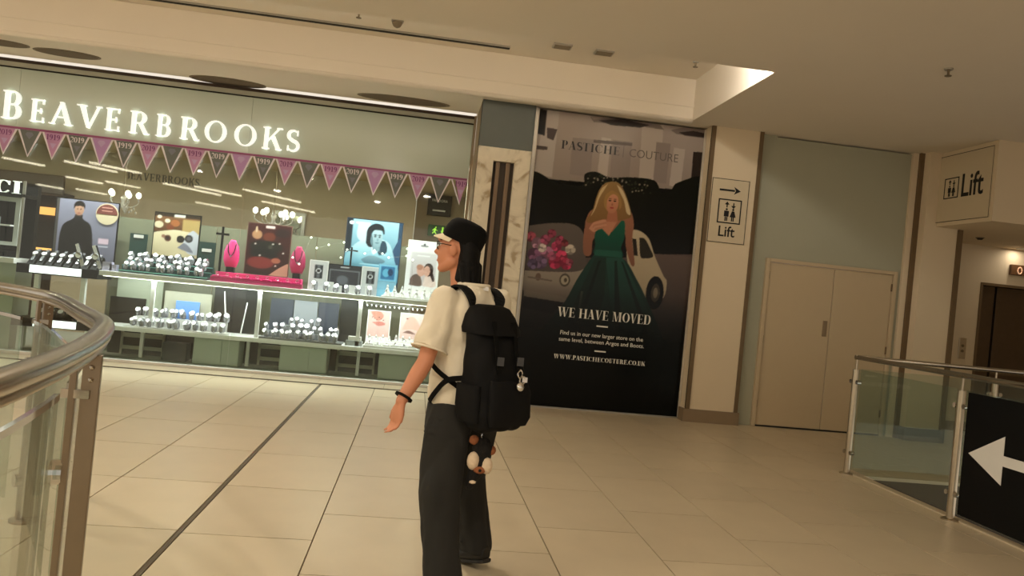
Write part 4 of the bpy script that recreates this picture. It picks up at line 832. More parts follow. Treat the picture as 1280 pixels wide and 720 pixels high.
def d_blue(c, x, z, w, h):
    f = U(x, z, w, h); c.rect(x, x+w, z, z+h, (146,180,196), (70,128,154)); c.rect(x, x+.1*w, z+.45*h, z+h, (20,30,40)); c.rect(x+.93*w, x+w, z, z+h, (34,60,84))
    c.smooth_poly(f([(.2,.95),(.42,.9),(.40,.6),(.2,.7)]), (186,206,214)); c.smooth_poly(f([(.80,.4),(.98,.75),(1.0,.3),(.95,0),(.8,.1)]), (40,72,104))
    c.smooth_poly(f([(-.05,0),(.02,.38),(.22,.62),(.42,.66),(.62,.70),(.80,.62),(.92,.34),(1.0,0)]), (190,218,228), (60,134,166)); c.smooth_poly(f([(.62,.68),(.72,.66),(.75,.5),(.62,.44),(.58,.55)]), (34,60,78)); c.smooth_poly(f([(.44,.66),(.52,.54),(.62,.66),(.58,.5),(.50,.45)]), (220,236,240))
    c.smooth_poly(f([(.36,.62),(.37,.84),(.46,.93),(.56,.95),(.66,.90),(.68,.78),(.62,.86),(.48,.86),(.46,.70),(.50,.58),(.42,.56)]), (18,26,34))
    c.poly(f([(.48,.60),(.50,.50),(.62,.50),(.63,.62)]), (120,150,162)); e = f([(.555,.715)])[0]; c.ell(e[0], e[1], .098*w, .155*h, (168,192,200), (128,158,170)); c.smooth_poly(f([(.44,.76),(.46,.88),(.56,.92),(.66,.87),(.665,.78),(.63,.84),(.50,.84)]), (18,26,34)); c.smooth_poly(f([(.45,.80),(.44,.64),(.49,.57),(.48,.70)]), (90,116,128))
    for u in (.52, .60): p = f([(u,.735)])[0]; c.ell(p[0], p[1], .020*w, .011*h, (24,38,48)); c.ell(p[0], p[1]+.028*h, .032*w, .007*h, (30,44,54))
    p = f([(.565,.635)])[0]; c.ell(p[0], p[1], .036*w, .009*h, (74,100,116)); p = f([(.57,.685)])[0]; c.ell(p[0], p[1], .014*w, .028*h, (112,140,154))
    c.smooth_poly(f([(.30,.34),(.45,.42),(.62,.40),(.74,.34),(.60,.28),(.40,.28)]), (120,150,164), (74,110,130)); c.rect(x+.28*w, x+.8*w, z+.26*h, z+.285*h, (150,200,220)); c.rect(x+.16*w, x+.42*w, z+.92*h, z+.95*h, (210,226,232)); p = f([(.08,.93)])[0]; c.ell(p[0], p[1], .04*w, .03*h, (220,230,236))
picture('blue_picture', 'large blue lit picture of a dark haired man in a pale shirt', -1.10, -.31, 1.40, 2.28, 11.43, d_blue, m=M_lightbox, frame=mat('frame_navy', (30,40,56)), foot=1.19)
def d_cpl(c, x, z, w, h):
    f = U(x, z, w, h); c.rect(x, x+w, z, z+h, (226,226,228)); c.rect(x+.13*w, x+.92*w, z+.06*h, z+.76*h, (206,202,206), (186,176,178)); c.smooth_poly(f([(.13,.06),(.16,.22),(.30,.30),(.45,.26),(.50,.06)]), (92,74,66))
    c.smooth_poly(f([(.55,.06),(.6,.26),(.75,.3),(.92,.22),(.92,.06)]), (218,196,190)); p = f([(.46,.38)])[0]; c.ell(p[0], p[1], .13*w, .12*h, (206,158,142)); c.ell(p[0]-.05*w, p[1]+.07*h, .1*w, .06*h, (170,120,100)); p = f([(.66,.38)])[0]; c.ell(p[0]+.03*w, p[1]+.03*h, .15*w, .14*h, (52,38,36)); c.ell(p[0]-.02*w, p[1], .1*w, .11*h, (208,162,146)); c.smooth_poly(f([(.78,.45),(.90,.22),(.84,.18),(.74,.34)]), (52,38,36))
    p = f([(.5,.9)])[0]; c.ell(p[0], p[1], .13*w, .018*h, (110,112,118)); c.ell(p[0], p[1]+.03*h, .04*w, .025*h, (90,92,98)); c.rect(x+.3*w, x+.7*w, z+.68*h, z+.70*h, (232,232,236))
picture('couple_picture', 'white framed picture of an embracing couple', -.19, .27, 1.36, 2.05, 11.42, d_cpl, frame=M_shelf, foot=1.19)
def d_pink(c, x, z, w, h):
    f = U(x, z, w, h); c.rect(x, x+w, z, z+h, (222,188,182), (204,170,164)); c.smooth_poly(f([(.1,.95),(.5,1.0),(.7,.8),(.5,.62),(.3,.7)]), (196,136,122)); c.smooth_poly(f([(.2,.55),(.6,.6),(.8,.5),(.5,.42)]), (188,120,112))
    for k in range(6): c.ell(x+w*(.2+.1*k), z+h*(.75-.05*(k % 3)), .03*w, .02*h, (110,80,76))
def d_pink2(c, x, z, w, h):
    f = U(x, z, w, h); c.rect(x, x+w, z, z+h, (224,196,190), (206,178,172)); c.smooth_poly(f([(.1,.35),(.35,.85),(.7,.8),(.95,.3),(.6,.4)]), (214,168,156)); c.smooth_poly(f([(.15,.25),(.4,.35),(.7,.22)]), (120,90,84)); p = f([(.3,.8)])[0]; c.ell(p[0], p[1], .05*w, .03*h, (130,90,84))
picture('pink_picture', 'pink close up picture on the lower shelf, left of the pair', -.67, -.36, .60, .97, 11.42, d_pink, frame=M_shelf, foot=.466)
picture('pink_picture', 'pink close up picture on the lower shelf, right of the pair behind the walker', -.20, .12, .60, .97, 11.42, d_pink2, frame=M_shelf, foot=.466)
def d_watch(c, x, z, w, h):
    c.rect(x, x+w, z, z+h, (196,198,200)); c.rect(x+.28*w, x+.75*w, z+.40*h, z+.86*h, (34,38,46)); p = (x+.5*w, z+.66*h); c.rect(p[0]-.08*w, p[0]+.08*w, z+.42*h, z+.84*h, (90,94,100)); c.ell(p[0], p[1], .15*w, .08*h, (220,222,226)); c.ell(p[0], p[1], .10*w, .055*h, (30,32,40))
picture('watch_card', 'pale card with a watch photo standing left of the dark framed card', -1.55, -1.31, 1.20, 1.61, 11.30, d_watch, frame=M_shelf, foot=1.19)
picture('watch_card', 'pale card with a watch photo standing right of the dark framed card', -.81, -.58, 1.20, 1.59, 11.30, d_watch, frame=M_shelf, foot=1.19)
def d_frame(c, x, z, w, h):
    c.rect(x, x+w, z, z+h, (36,38,44)); c.rect(x+.06*w, x+.94*w, z+.08*h, z+.82*h, (150,154,160)); c.rect(x+.08*w, x+.92*w, z+.1*h, z+.79*h, (48,50,58)); c.ell(x+.45*w, z+.45*h, .2*w, .2*h, (90,94,104), soft=.5); c.rect(x+.36*w, x+.62*w, z+.9*h, z+.95*h, (190,192,196))
picture('framed_card', 'dark landscape card with a pale inner line on the upper shelf', -1.30, -.83, 1.20, 1.58, 11.34, d_frame, foot=1.19)
def d_tv(c, x, z, w, h):
    c.rect(x, x+w, z, z+h, (120,190,226)); c.rect(x+.1*w, x+.9*w, z+.12*h, z+.88*h, (40,110,160)); c.ell(x+.4*w, z+.5*h, .2*w, .25*h, (90,170,210)); c.ell(x+.65*w, z+.55*h, .15*w, .22*h, (20,60,100))
picture('small_blue_card', 'small glowing blue framed card before the large blue picture', -.57, -.33, 1.42, 1.65, 11.24, d_tv, m=M_lightbox, frame=mat('frame_ltblue', (130,190,220)), foot=1.19)
M_dgreen = mat('card_green', (22,58,54), rough=.5)
for a, b, z0, z1, lab, lz in ((-4.05,-3.82,1.46,1.74,'dark green card with a white tab left of the studs picture',1.70), (-3.12,-2.89,1.45,1.72,'dark green card with a white tab right of the studs picture',1.60)):
    t = thing('green_card', lab, 'card', ((a+b)/2, 11.38, 1.19)); ob('card', box(NB(), a, b, 11.36, 11.385, 1.19, z1), M_dgreen, t)
    ob('white_tab', box(NB(), a+.05, b-.05, 11.352, 11.36, lz-.02, lz+.025), M_white, t)
t = thing('black_t_stand', 'thin black T shaped stand between the green card and pink bust', 'stand', (-2.81, 11.36, 1.19))
ob('base', box(NB(), -2.86, -2.76, 11.31, 11.41, 1.19, 1.205), M_black, t); ob('upright', box(NB(), -2.825, -2.795, 11.35, 11.37, 1.205, 1.96), M_black, t); ob('cross_bar', box(NB(), -2.90, -2.72, 11.345, 11.375, 1.84, 1.87), M_black, t)
t = thing('black_t_stand', 'thin dark T shaped stand before the large blue picture', 'stand', (-1.0, 11.36, 1.19))
ob('base', box(NB(), -1.05, -.95, 11.31, 11.41, 1.19, 1.205), M_black, t); ob('upright', box(NB(), -1.012, -.988, 11.35, 11.37, 1.205, 1.86), M_black, t); ob('cross_bar', box(NB(), -1.09, -.91, 11.345, 11.375, 1.80, 1.82), M_black, t)
# pink necklace busts, pink stepped stand
M_hot = mat('hot_pink', (224,52,128), rough=.45); M_hot2 = mat('deep_pink', (170,20,84), rough=.5)
for x, m, lb in ((-2.66, M_hot, 'bright pink necklace bust left of the red picture'), (-1.74, M_hot2, 'deep pink necklace bust right of the red picture')):
    t = thing('necklace_bust', lb, 'bust', (x, 11.36, 1.19))
    ob('stand', box(NB(), x-.05, x+.05, 11.31, 11.41, 1.19, 1.40), M_black, t)
    ob('bust', loft(NB(), [((x,11.36,1.40),(1,0,0),(0,1,0),.075,.035,2.5), ((x,11.36,1.50),(1,0,0),(0,1,0),.11,.045,2.5), ((x,11.36,1.62),(1,0,0),(0,1,0),.105,.05,2.4), ((x,11.37,1.70),(1,0,0),(0,1,0),.085,.04,2.2), ((x,11.38,1.76),(1,0,0),(0,1,0),.045,.035,2), ((x,11.38,1.79),(1,0,0),(0,1,0),.035,.03,2)], 18), m, t, smooth=True)
    ob('necklace', tube(NB(), catmull([(x-.055,11.335,1.73), (x-.04,11.31,1.62), (x,11.298,1.56), (x+.04,11.31,1.62), (x+.055,11.335,1.73)], 5), .006, 6), M_black, t); ob('pendant', ball(NB(), (x,11.295,1.55), .018, sub=1), mat('silver', (230,230,232), rough=.15, metal=1), t)
M_silver = mat('silver', (230,230,232), rough=.15, metal=1)
t = thing('pink_stepped_stand', 'hot pink two step ring stand on the upper shelf', 'stand', (-2.2, 11.15, 1.19))
ob('step', box(NB(), -2.83, -1.60, 11.00, 11.14, 1.19, 1.255), M_hot2, t, bevel=.004); ob('step', box(NB(), -2.80, -1.63, 11.14, 11.26, 1.19, 1.325), M_hot, t, bevel=.004)
for i in range(9): ob('pink_pad', box(NB(), -2.81+.135*i, -2.70+.135*i, 10.995+.0*i, 11.10, 1.255, 1.275), M_hot, t, bevel=.004)
# ---------------------------------------------------------------- watches, rings and cuffs
M_face = mat('watch_face', (250,250,252), rough=.25, emit=.0); M_strap = mat('watch_steel', (222,224,230), rough=.2, metal=.8); M_cush = mat('grey_cushion', (150,150,156), rough=.6)
def watch_mesh(name, cushion, strapm, r=.042):
    bm = NB(); pts = [(0, r*.9*math.sin(a), r*1.15+r*1.15*math.cos(a)) for a in [2*math.pi*i/12 for i in range(12)]]
    n0 = len(bm.faces); sweep(bm, pts, rectp(.012, .004), closed=True, up=(1,0,0), mi=1)
    roundcone(bm, (0,.0,.03), (0,.0,.055), .026, .026, 8)
    T = Matrix.Translation((0,-r*.72,r*1.85)) @ Matrix.Rotation(math.radians(52), 4, 'X')
    k = len(bm.verts); lathe(bm, [(.022,-.006),(.027,0),(.024,.009)], n=12, mi=1); lathe(bm, [(.0215,.006),(.0215,.0105)], n=12, mi=2); bm.verts.ensure_lookup_table()
    for v in bm.verts[k:]: v.co = T @ v.co
    return bm
WATCH = {}
rw = random.Random(11)
def place(kind, builder, mats, p, label, cat, group, name, rz=0.0):
    if kind not in WATCH:
        o = ob(name, builder(), mats, label=label, cat=cat, group=group, origin=(0,0,0)); WATCH[kind] = o
    else: o = WATCH[kind].copy(); C.objects.link(o); o['label'] = label; o['group'] = group
    o.location = p; o.rotation_euler = (0,0,rz); o.scale = (rw.uniform(1.05,1.4),)*3; return o
rw = random.Random(11)
ORD = ('first','second','third','fourth','fifth','sixth','seventh','eighth','ninth','tenth','eleventh','twelfth')
def watches(rows, x0, x1, n, label, group, kind, cush, strapm=M_strap):
    for rk, (y, z) in enumerate(rows):
        for i in range(n):
            x = x0+(x1-x0)*(i+.5)/n+rw.uniform(-.02, .02)
            place(kind, lambda: watch_mesh('watch', cush, strapm), [cush, strapm, M_face], (x, y+rw.uniform(-.015,.015), z), 'silver wristwatch, %s from left in the %s row %s' % (ORD[i], ORD[rk], label), 'watch', group, 'wristwatch', rw.uniform(-.5,.5))
# green stepped stand with three rows
M_teal = mat('teal_step', (20,84,84), rough=.4); M_tealp = mat('pale_teal', (120,190,180), rough=.4)
t = thing('green_stepped_stand', 'dark green three step watch stand on the upper shelf', 'stand', (-3.44, 11.15, 1.19))
for k, (y0, y1, z1) in enumerate(((10.98,11.09,1.225), (11.09,11.20,1.295), (11.20,11.31,1.365))): ob('step', box(NB(), -4.02, -2.86, y0, y1, 1.19, z1), M_dgreen if k != 1 else M_teal, t, bevel=.004); ob('step_edge', box(NB(), -4.02, -2.86, y0-.004, y0, z1-.012, z1), M_tealp, t)
watches([(11.035,1.225), (11.145,1.295), (11.255,1.365)], -4.0, -2.9, 11, 'of the green stepped stand', 'watches on the green stepped stand', 'w', M_cush)
for x, s in ((-4.18,.12), (-4.10,.09)): ob('lilac_box', box(NB(), x-s/2, x+s/2, 11.0, 11.08, 1.19, 1.19+s), mat('lilac_card', (176,172,196)), label='small lilac box at the left end of the upper shelf, %s' % ('outer one' if x < -4.15 else 'inner one'), cat='box')
# big watches on tilted black rests
for i in range(8):
    x = -5.18+.115*i
    t = thing('watch_rest', 'black sloped rest with a large watch, %s from left on the upper black counter' % ORD[i], 'watch rest', (x, 11.2, 1.185), group='watch rests on the black counter')
    ob('rest', prismX(NB(), [(11.05,1.185),(11.32,1.185),(11.32,1.34),(11.27,1.36)], x-.042, x+.042), M_black, t)
    d = Vector((0,.22,.175)).normalized(); q = Vector((x, 11.10, 1.225)); nrm = Vector((0,-.62,.78))
    ob('bracelet', sweep(NB(), [q+d*.0+nrm*.012, q+d*.09+nrm*.018, q+d*.18+nrm*.018, q+d*.26+nrm*.0], rectp(.017, .007), up=nrm), M_strap, t); c = q+d*.13+nrm*.03
    cs = ob('case', cyl(NB(), c-nrm*.012, c+nrm*.012, .038, 16), M_strap, t); ob('dial', cyl(NB(), c+nrm*.012, c+nrm*.0145, .032, 16), M_face, cs)
for i, x in enumerate((-4.62, -4.40)):
    t = thing('tall_watch_stand', 'bright watch on a tall tilted black prop, %s of two before the man poster' % ('left' if i == 0 else 'right'), 'watch stand', (x, 11.15, 1.185))
    ob('prop', sweep(NB(), [(x+.10,11.12,1.19), (x-.05,11.22,1.50)], rectp(.035,.014), up=(0,-1,0)), M_black, t); ob('bracelet', sweep(NB(), [(x+.10,11.10,1.20), (x-.05,11.20,1.51)], rectp(.022,.008), up=(0,-1,0)), M_strap, t)
    cs = ob('case', cyl(NB(), (x+.02,11.13,1.365), (x+.018,11.10,1.36), .042, 16), M_strap, t); ob('dial', cyl(NB(), (x+.018,11.10,1.36), (x+.018,11.098,1.36), .036, 16), M_face, cs)
for i in range(6):
    x = -5.0+.12*i
    t = thing('watch_rest', 'black low rest with a watch, %s from left on the lower glowing counter' % ORD[i], 'watch rest', (x, 11.2, .47), group='watch rests on the lower glowing counter')
    ob('rest', prismX(NB(), [(11.05,.47),(11.3,.47),(11.3,.60),(11.26,.61)], x-.04, x+.04), M_black, t)
    cs = ob('case', cyl(NB(), (x,11.14,.56), (x,11.12,.575), .040, 14), M_strap, t); ob('dial', cyl(NB(), (x,11.12,.575), (x,11.117,.578), .033, 14), M_face, cs)
# lower shelf trays
t = thing('white_tray', 'white tray of watches on the lower shelf at the left', 'tray', (-3.2, 11.1, .465)); ob('tray', box(NB(), -3.88, -2.50, 10.96, 11.30, .465, .478), M_shelf, t); ob('riser', box(NB(), -3.8, -2.6, 11.14, 11.28, .478, .61), M_shelf, t)
watches([(11.0,.478), (11.09,.478), (11.18,.61), (11.24,.61)], -3.85, -2.55, 11, 'of the white lower tray', 'watches on the white lower tray', 'w', M_cush)
t = thing('grey_tray', 'grey stepped tray of watches on the lower shelf in the middle', 'tray', (-1.5, 11.1, .465)); ob('tray', box(NB(), -2.10, -.98, 10.945, 11.32, .465, .49), mat('grey_tray', (128,130,132), rough=.5), t)
ob('riser', box(NB(), -2.02, -1.08, 11.12, 11.30, .49, .57), mat('grey_tray', (128,130,132)), t); ob('riser', box(NB(), -1.80, -1.30, 11.2, 11.30, .57, .66), mat('grey_tray', (128,130,132)), t)
watches([(10.99,.49), (11.07,.49), (11.16,.57)], -2.08, -1.02, 10, 'of the grey middle tray', 'watches on the grey middle tray', 'w', M_cush); watches([(11.25,.66)], -1.80, -1.30, 5, 'atop the grey middle tray', 'watches on the grey middle tray', 'w', M_cush)
def cone_bm():
    bm = NB(); lathe(bm, [(.026,0),(.026,.008),(.016,.03),(.008,.075),(.004,.08)], n=10); lathe(bm, [(.013,.045),(.016,.047),(.016,.053),(.013,.055)], n=10, mi=1); ball(bm, (0,-.016,.052), .008, sub=1, mi=1); return bm
def pad_bm():
    bm = NB(); box(bm, -.045, .045, -.03, .03, 0, .022); lathe(bm, [(.02,.022),(.026,.026),(.02,.034)], n=10, mi=1); ball(bm, (0,0,.038), .011, sub=1, mi=1); return bm
t = thing('jewellery_tray', 'brilliant white jewellery tray on the lower shelf under the pink pictures', 'tray', (-.3, 11.1, .465)); ob('tray', box(NB(), -.68, .48, 10.95, 11.30, .465, .50), mat('white_velvet', (250,250,250), rough=.7), t); ob('riser', box(NB(), -.64, .46, 11.12, 11.28, .50, .55), mat('white_velvet', (250,250,250)), t)
t = thing('clear_box', 'clear grey gift box left of the brilliant white tray', 'box', (-.80, 11.05, .465)); ob('box', box(NB(), -.93, -.70, 11.0, 11.12, .465, .54), mat('grey_acrylic', (150,156,156), rough=.2), t, bevel=.004); ob('lid', box(NB(), -.90, -.72, 11.01, 11.11, .54, .60), M_shelf, t, bevel=.004)
for y, z, n in ((11.02,.50,9), (11.2,.55,9)):
    for i in range(n): place('pad', pad_bm, [M_shelf, M_silver], (-.6+.12*i, y, z), 'white ring pad, %s from left in the %s row of the brilliant white tray' % (ORD[i], 'front' if y < 11.1 else 'back'), 'ring pad', 'ring pads on the brilliant white tray', 'ring_pad')
for i in range(12): place('cone', cone_bm, [M_shelf, M_silver], (-.62+.09*i, 11.42+.0*i, 1.0) if False else (-.62+.095*i, 11.24, .55), 'white ring cone, %s from left at the back of the brilliant white tray' % ORD[i], 'ring cone', 'ring cones on the brilliant white tray', 'ring_cone')
t = thing('hanging_rail', 'thin rail of hanging charms above the pink pictures', 'rail', (-.2, 11.3, 1.03)); ob('rail', cyl(NB(), (-.72,11.36,1.07), (.46,11.36,1.07), .008, 8), M_silver, t)
for x in (-.72, .46): ob('hanger', cyl(NB(), (x,11.36,1.07), (x,11.36,1.125), .006, 6), M_silver, t)
for i in range(18): ob('charm', ball(NB(), (-.70+.066*i, 11.36, 1.045), .016, (1,.6,1.3), 1), M_silver, t)
# upper shelf right: white stands, watches, jewellery
t = thing('white_tray', 'bright white jewellery tray on the upper shelf beside the walker', 'tray', (-.1, 11.1, 1.19)); ob('tray', box(NB(), -.50, .48, 10.96, 11.3, 1.19, 1.215), mat('white_velvet', (250,250,250)), t); ob('riser', box(NB(), -.46, .44, 11.14, 11.28, 1.215, 1.265), mat('white_velvet', (250,250,250)), t)
for y, z in ((11.03,1.215), (11.19,1.265)):
    for i in range(9): place('cone', cone_bm, [M_shelf, M_silver], (-.43+.105*i, y, z), 'white ring cone, %s from left in the %s row of the bright upper tray' % (ORD[i], 'front' if y < 11.1 else 'back'), 'ring cone', 'ring cones on the bright white upper tray', 'ring_cone')
for i in range(9): place('pad', pad_bm, [M_shelf, M_silver], (-.43+.105*i, 11.10, 1.215), 'white ring pad, %s from left on the bright upper tray' % ORD[i], 'ring pad', 'ring pads on the bright white upper tray', 'ring_pad')
watches([(11.08,1.19), (11.18,1.19)], -1.52, -.60, 6, 'before the dark framed card', 'watches before the dark framed card', 'w', M_cush)
for i, (x, h) in enumerate(((-1.24,.14), (-1.12,.10), (-.93,.12), (-.70,.13))): ob('white_block', box(NB(), x-.045, x+.045, 11.20, 11.27, 1.19, 1.19+h), M_shelf, label='white display block before the dark framed card, %s from the left' % ('first', 'second', 'third', 'fourth')[i], cat='block', bevel=.003)
for i in range(9):
    ob('ring', sweep(NB(), [(-2.755+.135*i+.018*math.cos(a), 11.05, 1.293+.018*math.sin(a)) for a in [2*math.pi*k/10 for k in range(10)]], circ(.006, 5), closed=True), M_silver, label='silver ring on the %s pink pad from left of the pink stepped stand' % ORD[i], cat='ring', group='rings on the pink stand')
# string of tiny lights in front of the pictures
pts = [(-1.782,1.620),(-1.686,1.539),(-1.558,1.927),(-1.467,1.789),(-1.306,1.851),(-1.099,1.907),(-1.122,1.688),(-1.045,1.810),(-0.794,1.779),(-0.665,1.838),(-0.548,1.805),(-0.453,1.757),(-0.207,1.806),(-0.206,1.909),(-0.111,1.758)]
t = thing('fairy_lights', 'wire of tiny white lights strung before the blue picture', 'light string', (-1.0, 11.15, 1.19))
P3 = [(x, 11.15, z) for x, z in pts]; ob('wire', tube(NB(), [(P3[0][0]-.05, 11.15, 1.19)]+P3+[(P3[-1][0]+.03, 11.15, 1.19)], .0012, 4), M_silver, t)
for p in P3: ob('light', ball(NB(), p, .014, sub=1), mat('fairy_glow', (255,255,250), emit=5, ecol=(255,252,244)), t)
# ---------------------------------------------------------------- left curved railing
RZ = 1.19
RP = [(-3.5,5.45),(-2.9,5.15),(-2.39,4.77),(-2.03,4.43),(-1.75,4.08),(-1.38,3.43),(-1.11,2.94),(-.96,2.52),(-.87,2.20),(-.815,1.95),(-.77,1.70),(-.73,1.4),(-.71,1.0),(-.71,.5)]
path = catmull([(x, y, RZ) for x, y in RP], 8)
def at_path(yv):
    i = min(range(len(path)), key=lambda k: abs(path[k].y-yv)); p = path[i]; d = (path[min(i+1, len(path)-1)]-path[i-1]).normalized(); return p, d
t = thing('curved_railing', 'curved steel and glass railing in the near left corner', 'railing', (-1.2, 2.5, 0))
ob('handrail', sweep(NB(), path, circ(.033, 16, .026), up=(0,0,1)), M_rail, t, smooth=True)
ob('under_rail', sweep(NB(), [p-Vector((0,0,.032)) for p in path], circ(.024, 10, .012), up=(0,0,1)), M_steel, t, smooth=True)
inner = []
for i, p in enumerate(path):
    d = (path[min(i+1, len(path)-1)]-path[max(i-1, 0)]).normalized(); s = Vector((d.y, -d.x, 0)); inner.append(p+s*.055)
def seg(y0, y1): return [p for p in inner if min(y0, y1) <= p.y <= max(y0, y1)]
for y0, y1 in ((2.19,.55), (4.24,2.36), (5.4,4.38)):
    s = seg(y0, y1); bm = NB(); sweep(bm, [Vector((p.x, p.y, .565)) for p in s], rectp(.005, .475), up=(0,0,1)); ob('glass_panel', bm, M_bglass, t)
    ob('glass_cap', sweep(NB(), [Vector((p.x, p.y, 1.05)) for p in s], rectp(.007, .009), up=(0,0,1)), mat('chrome', (205,205,205), rough=.08, metal=1), t)
for yv in (2.27, 4.30):
    p, d = at_path(yv); s = Vector((-d.y, d.x, 0)).normalized(); s = s if s.x > 0 else -s
    po = thing('post', '', '', (p.x, p.y, 0)); del po['label'], po['category']; po.parent = t; po.location = Vector((p.x, p.y, 0))-t.location
    c = Vector((p.x, p.y, 0))+s*.004
    nf = Vector((-s.y, s.x, 0))
    ob('bar', sweep(NB(), [c+s*.010, c+s*.010+Vector((0,0,RZ-.03))], rectp(.023, .016), up=nf), M_bronze, po, bevel=.003)
    ob('bar', sweep(NB(), [c-s*.034, c-s*.034+Vector((0,0,RZ-.03))], rectp(.009, .016), up=nf), M_bronze, po, bevel=.002)
    ob('base_flange', lathe(NB(), [(.075,0),(.075,.010),(.06,.016)], c, 20), M_bronze, po); 
    for z in (.22, .83):
        q = c-s*.05+Vector((0,0,z)); ob('glass_clamp', cyl(NB(), q-nf*.0-s*.02+Vector((0,0,0)), q+s*.012, .034, 16), mat('chrome', (205,205,205), rough=.08, metal=1), po, smooth=False)
    for k in (0, 1):
        q = c+Vector((0,0,1.09+.035*k))-nf*.014*(1 if nf.y > 0 else -1); ob('bolt', ball(NB(), q+s*.01, .009, sub=1), M_rail, po)
    ob('cap_bracket', sweep(NB(), [c-s*.06+Vector((0,0,1.05)), c+s*.012-nf*.018*(1 if nf.y > 0 else -1)+Vector((0,0,1.05))], rectp(.008, .012), up=(0,0,1)), M_rail, po)
# ---------------------------------------------------------------- right railing
RX = 4.31; RH = 1.14
t = thing('straight_railing', 'steel post and glass railing round the floor opening at the right', 'railing', (RX, 5.5, 0))
ob('handrail', sweep(NB(), [(RX, 1.2, RH), (RX, 7.07, RH)], circ(.023, 14), up=(0,0,1)), M_rail, t, smooth=True)
ob('handrail', sweep(NB(), [(RX-.02, 7.06, RH), (10.2, 7.06, RH)], circ(.023, 14), up=(0,0,1)), M_rail, t, smooth=True)
M_chrome = mat('chrome', (205,205,205), rough=.08, metal=1)
def post(x, y, ax):
    po = thing('post', '', '', (x, y, 0)); del po['label'], po['category']; po.parent = t; po.location = Vector((x, y, 0))-t.location
    ob('tube', cyl(NB(), (x,y,.01), (x,y,1.02), .031, 18), M_steel, po, smooth=True, autos=.6); ob('stem', cyl(NB(), (x,y,1.02), (x,y,RH-.02), .010, 10), M_steel, po); ob('base_flange', lathe(NB(), [(.068,.0),(.068,.010),(.05,.018)], (x,y,0), 20), M_steel, po)
    for z in (.21, .90):
        for s in (-1, 1):
            q = Vector((x, y, z))+Vector(ax)*s*.052; ob('glass_clamp', cyl(NB(), q-Vector((ax[1],ax[0],0))*.02, q+Vector((ax[1],ax[0],0))*.02, .020, 12), M_chrome, po); 
for y in (7.06, 5.585, 4.10, 2.62): post(RX, y, (0,1,0))
for x in (5.80, 7.30, 8.80): post(x, 7.06, (1,0,0))
for a, b in ((5.64,7.01), (4.155,5.53), (2.675,4.045)): ob('glass_panel', box(NB(), RX-.005, RX+.005, a, b, .06, 1.03), M_bglass, t, bevel=.0)
for a, b in ((4.365,5.745), (5.855,7.245), (7.355,8.745), (8.855,10.2)): ob('glass_panel', box(NB(), a, b, 7.055, 7.065, .06, 1.03), M_bglass, t)
FX = RX-.0085
fl = ob('black_film', box(NB(), FX-.0015, FX+.0035, 4.16, 5.50, .07, 1.02), M_black, t, label='black film with a white left pointing arrow')
def prism_ya(poly): return prismX(NB(), poly, FX-.004, FX-.0015)
ob('arrow_head', prism_ya([(5.44,.560),(5.09,.755),(5.09,.400)]), M_white, fl); ob('arrow_shaft', prism_ya([(5.09,.615),(4.25,.615),(4.25,.54),(5.09,.54)]), M_white, fl)

# ---------------------------------------------------------------- the walker
M_skin = mat('skin', (205,138,104), rough=.5, var=.05, scale=18); M_shirt = mat('cream_shirt', (232,222,200), rough=.9, var=.05, scale=14, bump=.25); M_trous = mat('charcoal_trousers', (32,31,28), rough=.9, var=.12, scale=16, bump=.2)
M_hair = mat('black_hair', (8,7,7), rough=.7, var=.3, scale=60, bump=.4, spec=.25); M_cap = mat('black_cap', (7,7,7), rough=.9, bump=.2, spec=.2); M_shoe = mat('black_shoe', (18,17,16), rough=.5)
per = thing('person', 'person in cream T-shirt, charcoal trousers and black cap walking left with a backpack', 'person', (.30, 3.88, 0))
H_ = Vector((-.60,.80,0)); L_ = Vector((-.80,-.60,0)); Zu = Vector((0,0,1))
pel = Vector((.29,3.86,.90)); che = Vector((.275,3.87,1.24)); nb = Vector((.235,3.90,1.42))
def sp(c, h=0, l=0, z=0): return c+H_*h+L_*l+Zu*z
shL, shR = sp(che,0,.175,.135), sp(che,0,-.175,.145)
elL, wrL = Vector((.070,3.70,1.075)), Vector((-.025,3.63,.890))
elR, wrR = Vector((.44,4.06,1.09)), Vector((.33,4.15,.88))
hipL, hipR = sp(pel,0,.09,-.02), sp(pel,0,-.09,-.02)
knL, anL = Vector((.195,3.66,.46)), Vector((.245,3.54,.07)); knR, anR = Vector((.345,4.03,.47)), Vector((.425,4.01,.11))
hd = Vector((.168,3.92,1.625)); F = Vector((-.97,.24,0)).normalized(); S = Vector((F.y,-F.x,0)); S = -S if S.dot(L_) < 0 else S
def hp(f, s, z): return hd+F*f+S*s+Zu*z
bm = NB()
loft(bm, [(sp(pel,0,0,-.10),L_,H_,.15,.105,2.3), (pel,L_,H_,.165,.11,2.3), (sp(pel,0,0,.12),L_,H_,.14,.095,2.2), (sp(che,0,0,-.08),L_,H_,.155,.10,2.2), (che,L_,H_,.17,.11,2.3), (sp(che,0,0,.11),L_,H_,.165,.095,2.2), (sp(che,-.005,0,.17),L_,H_,.10,.07,2)], 20)
roundcone(bm, sp(nb,0,0,-.05), hp(-.035,0,-.06), .062, .056)
for a, b, c in ((shL, elL, wrL), (shR, elR, wrR)):
    roundcone(bm, a, b, .052, .041); roundcone(bm, b, b.lerp(c, .3), .041, .042); roundcone(bm, b.lerp(c, .3), c, .042, .027)
for a, b, c in ((hipL, knL, anL), (hipR, knR, anR)):
    roundcone(bm, a, b, .085, .055); roundcone(bm, b, b.lerp(c, .3), .055, .056); roundcone(bm, b.lerp(c, .3), c, .056, .036)
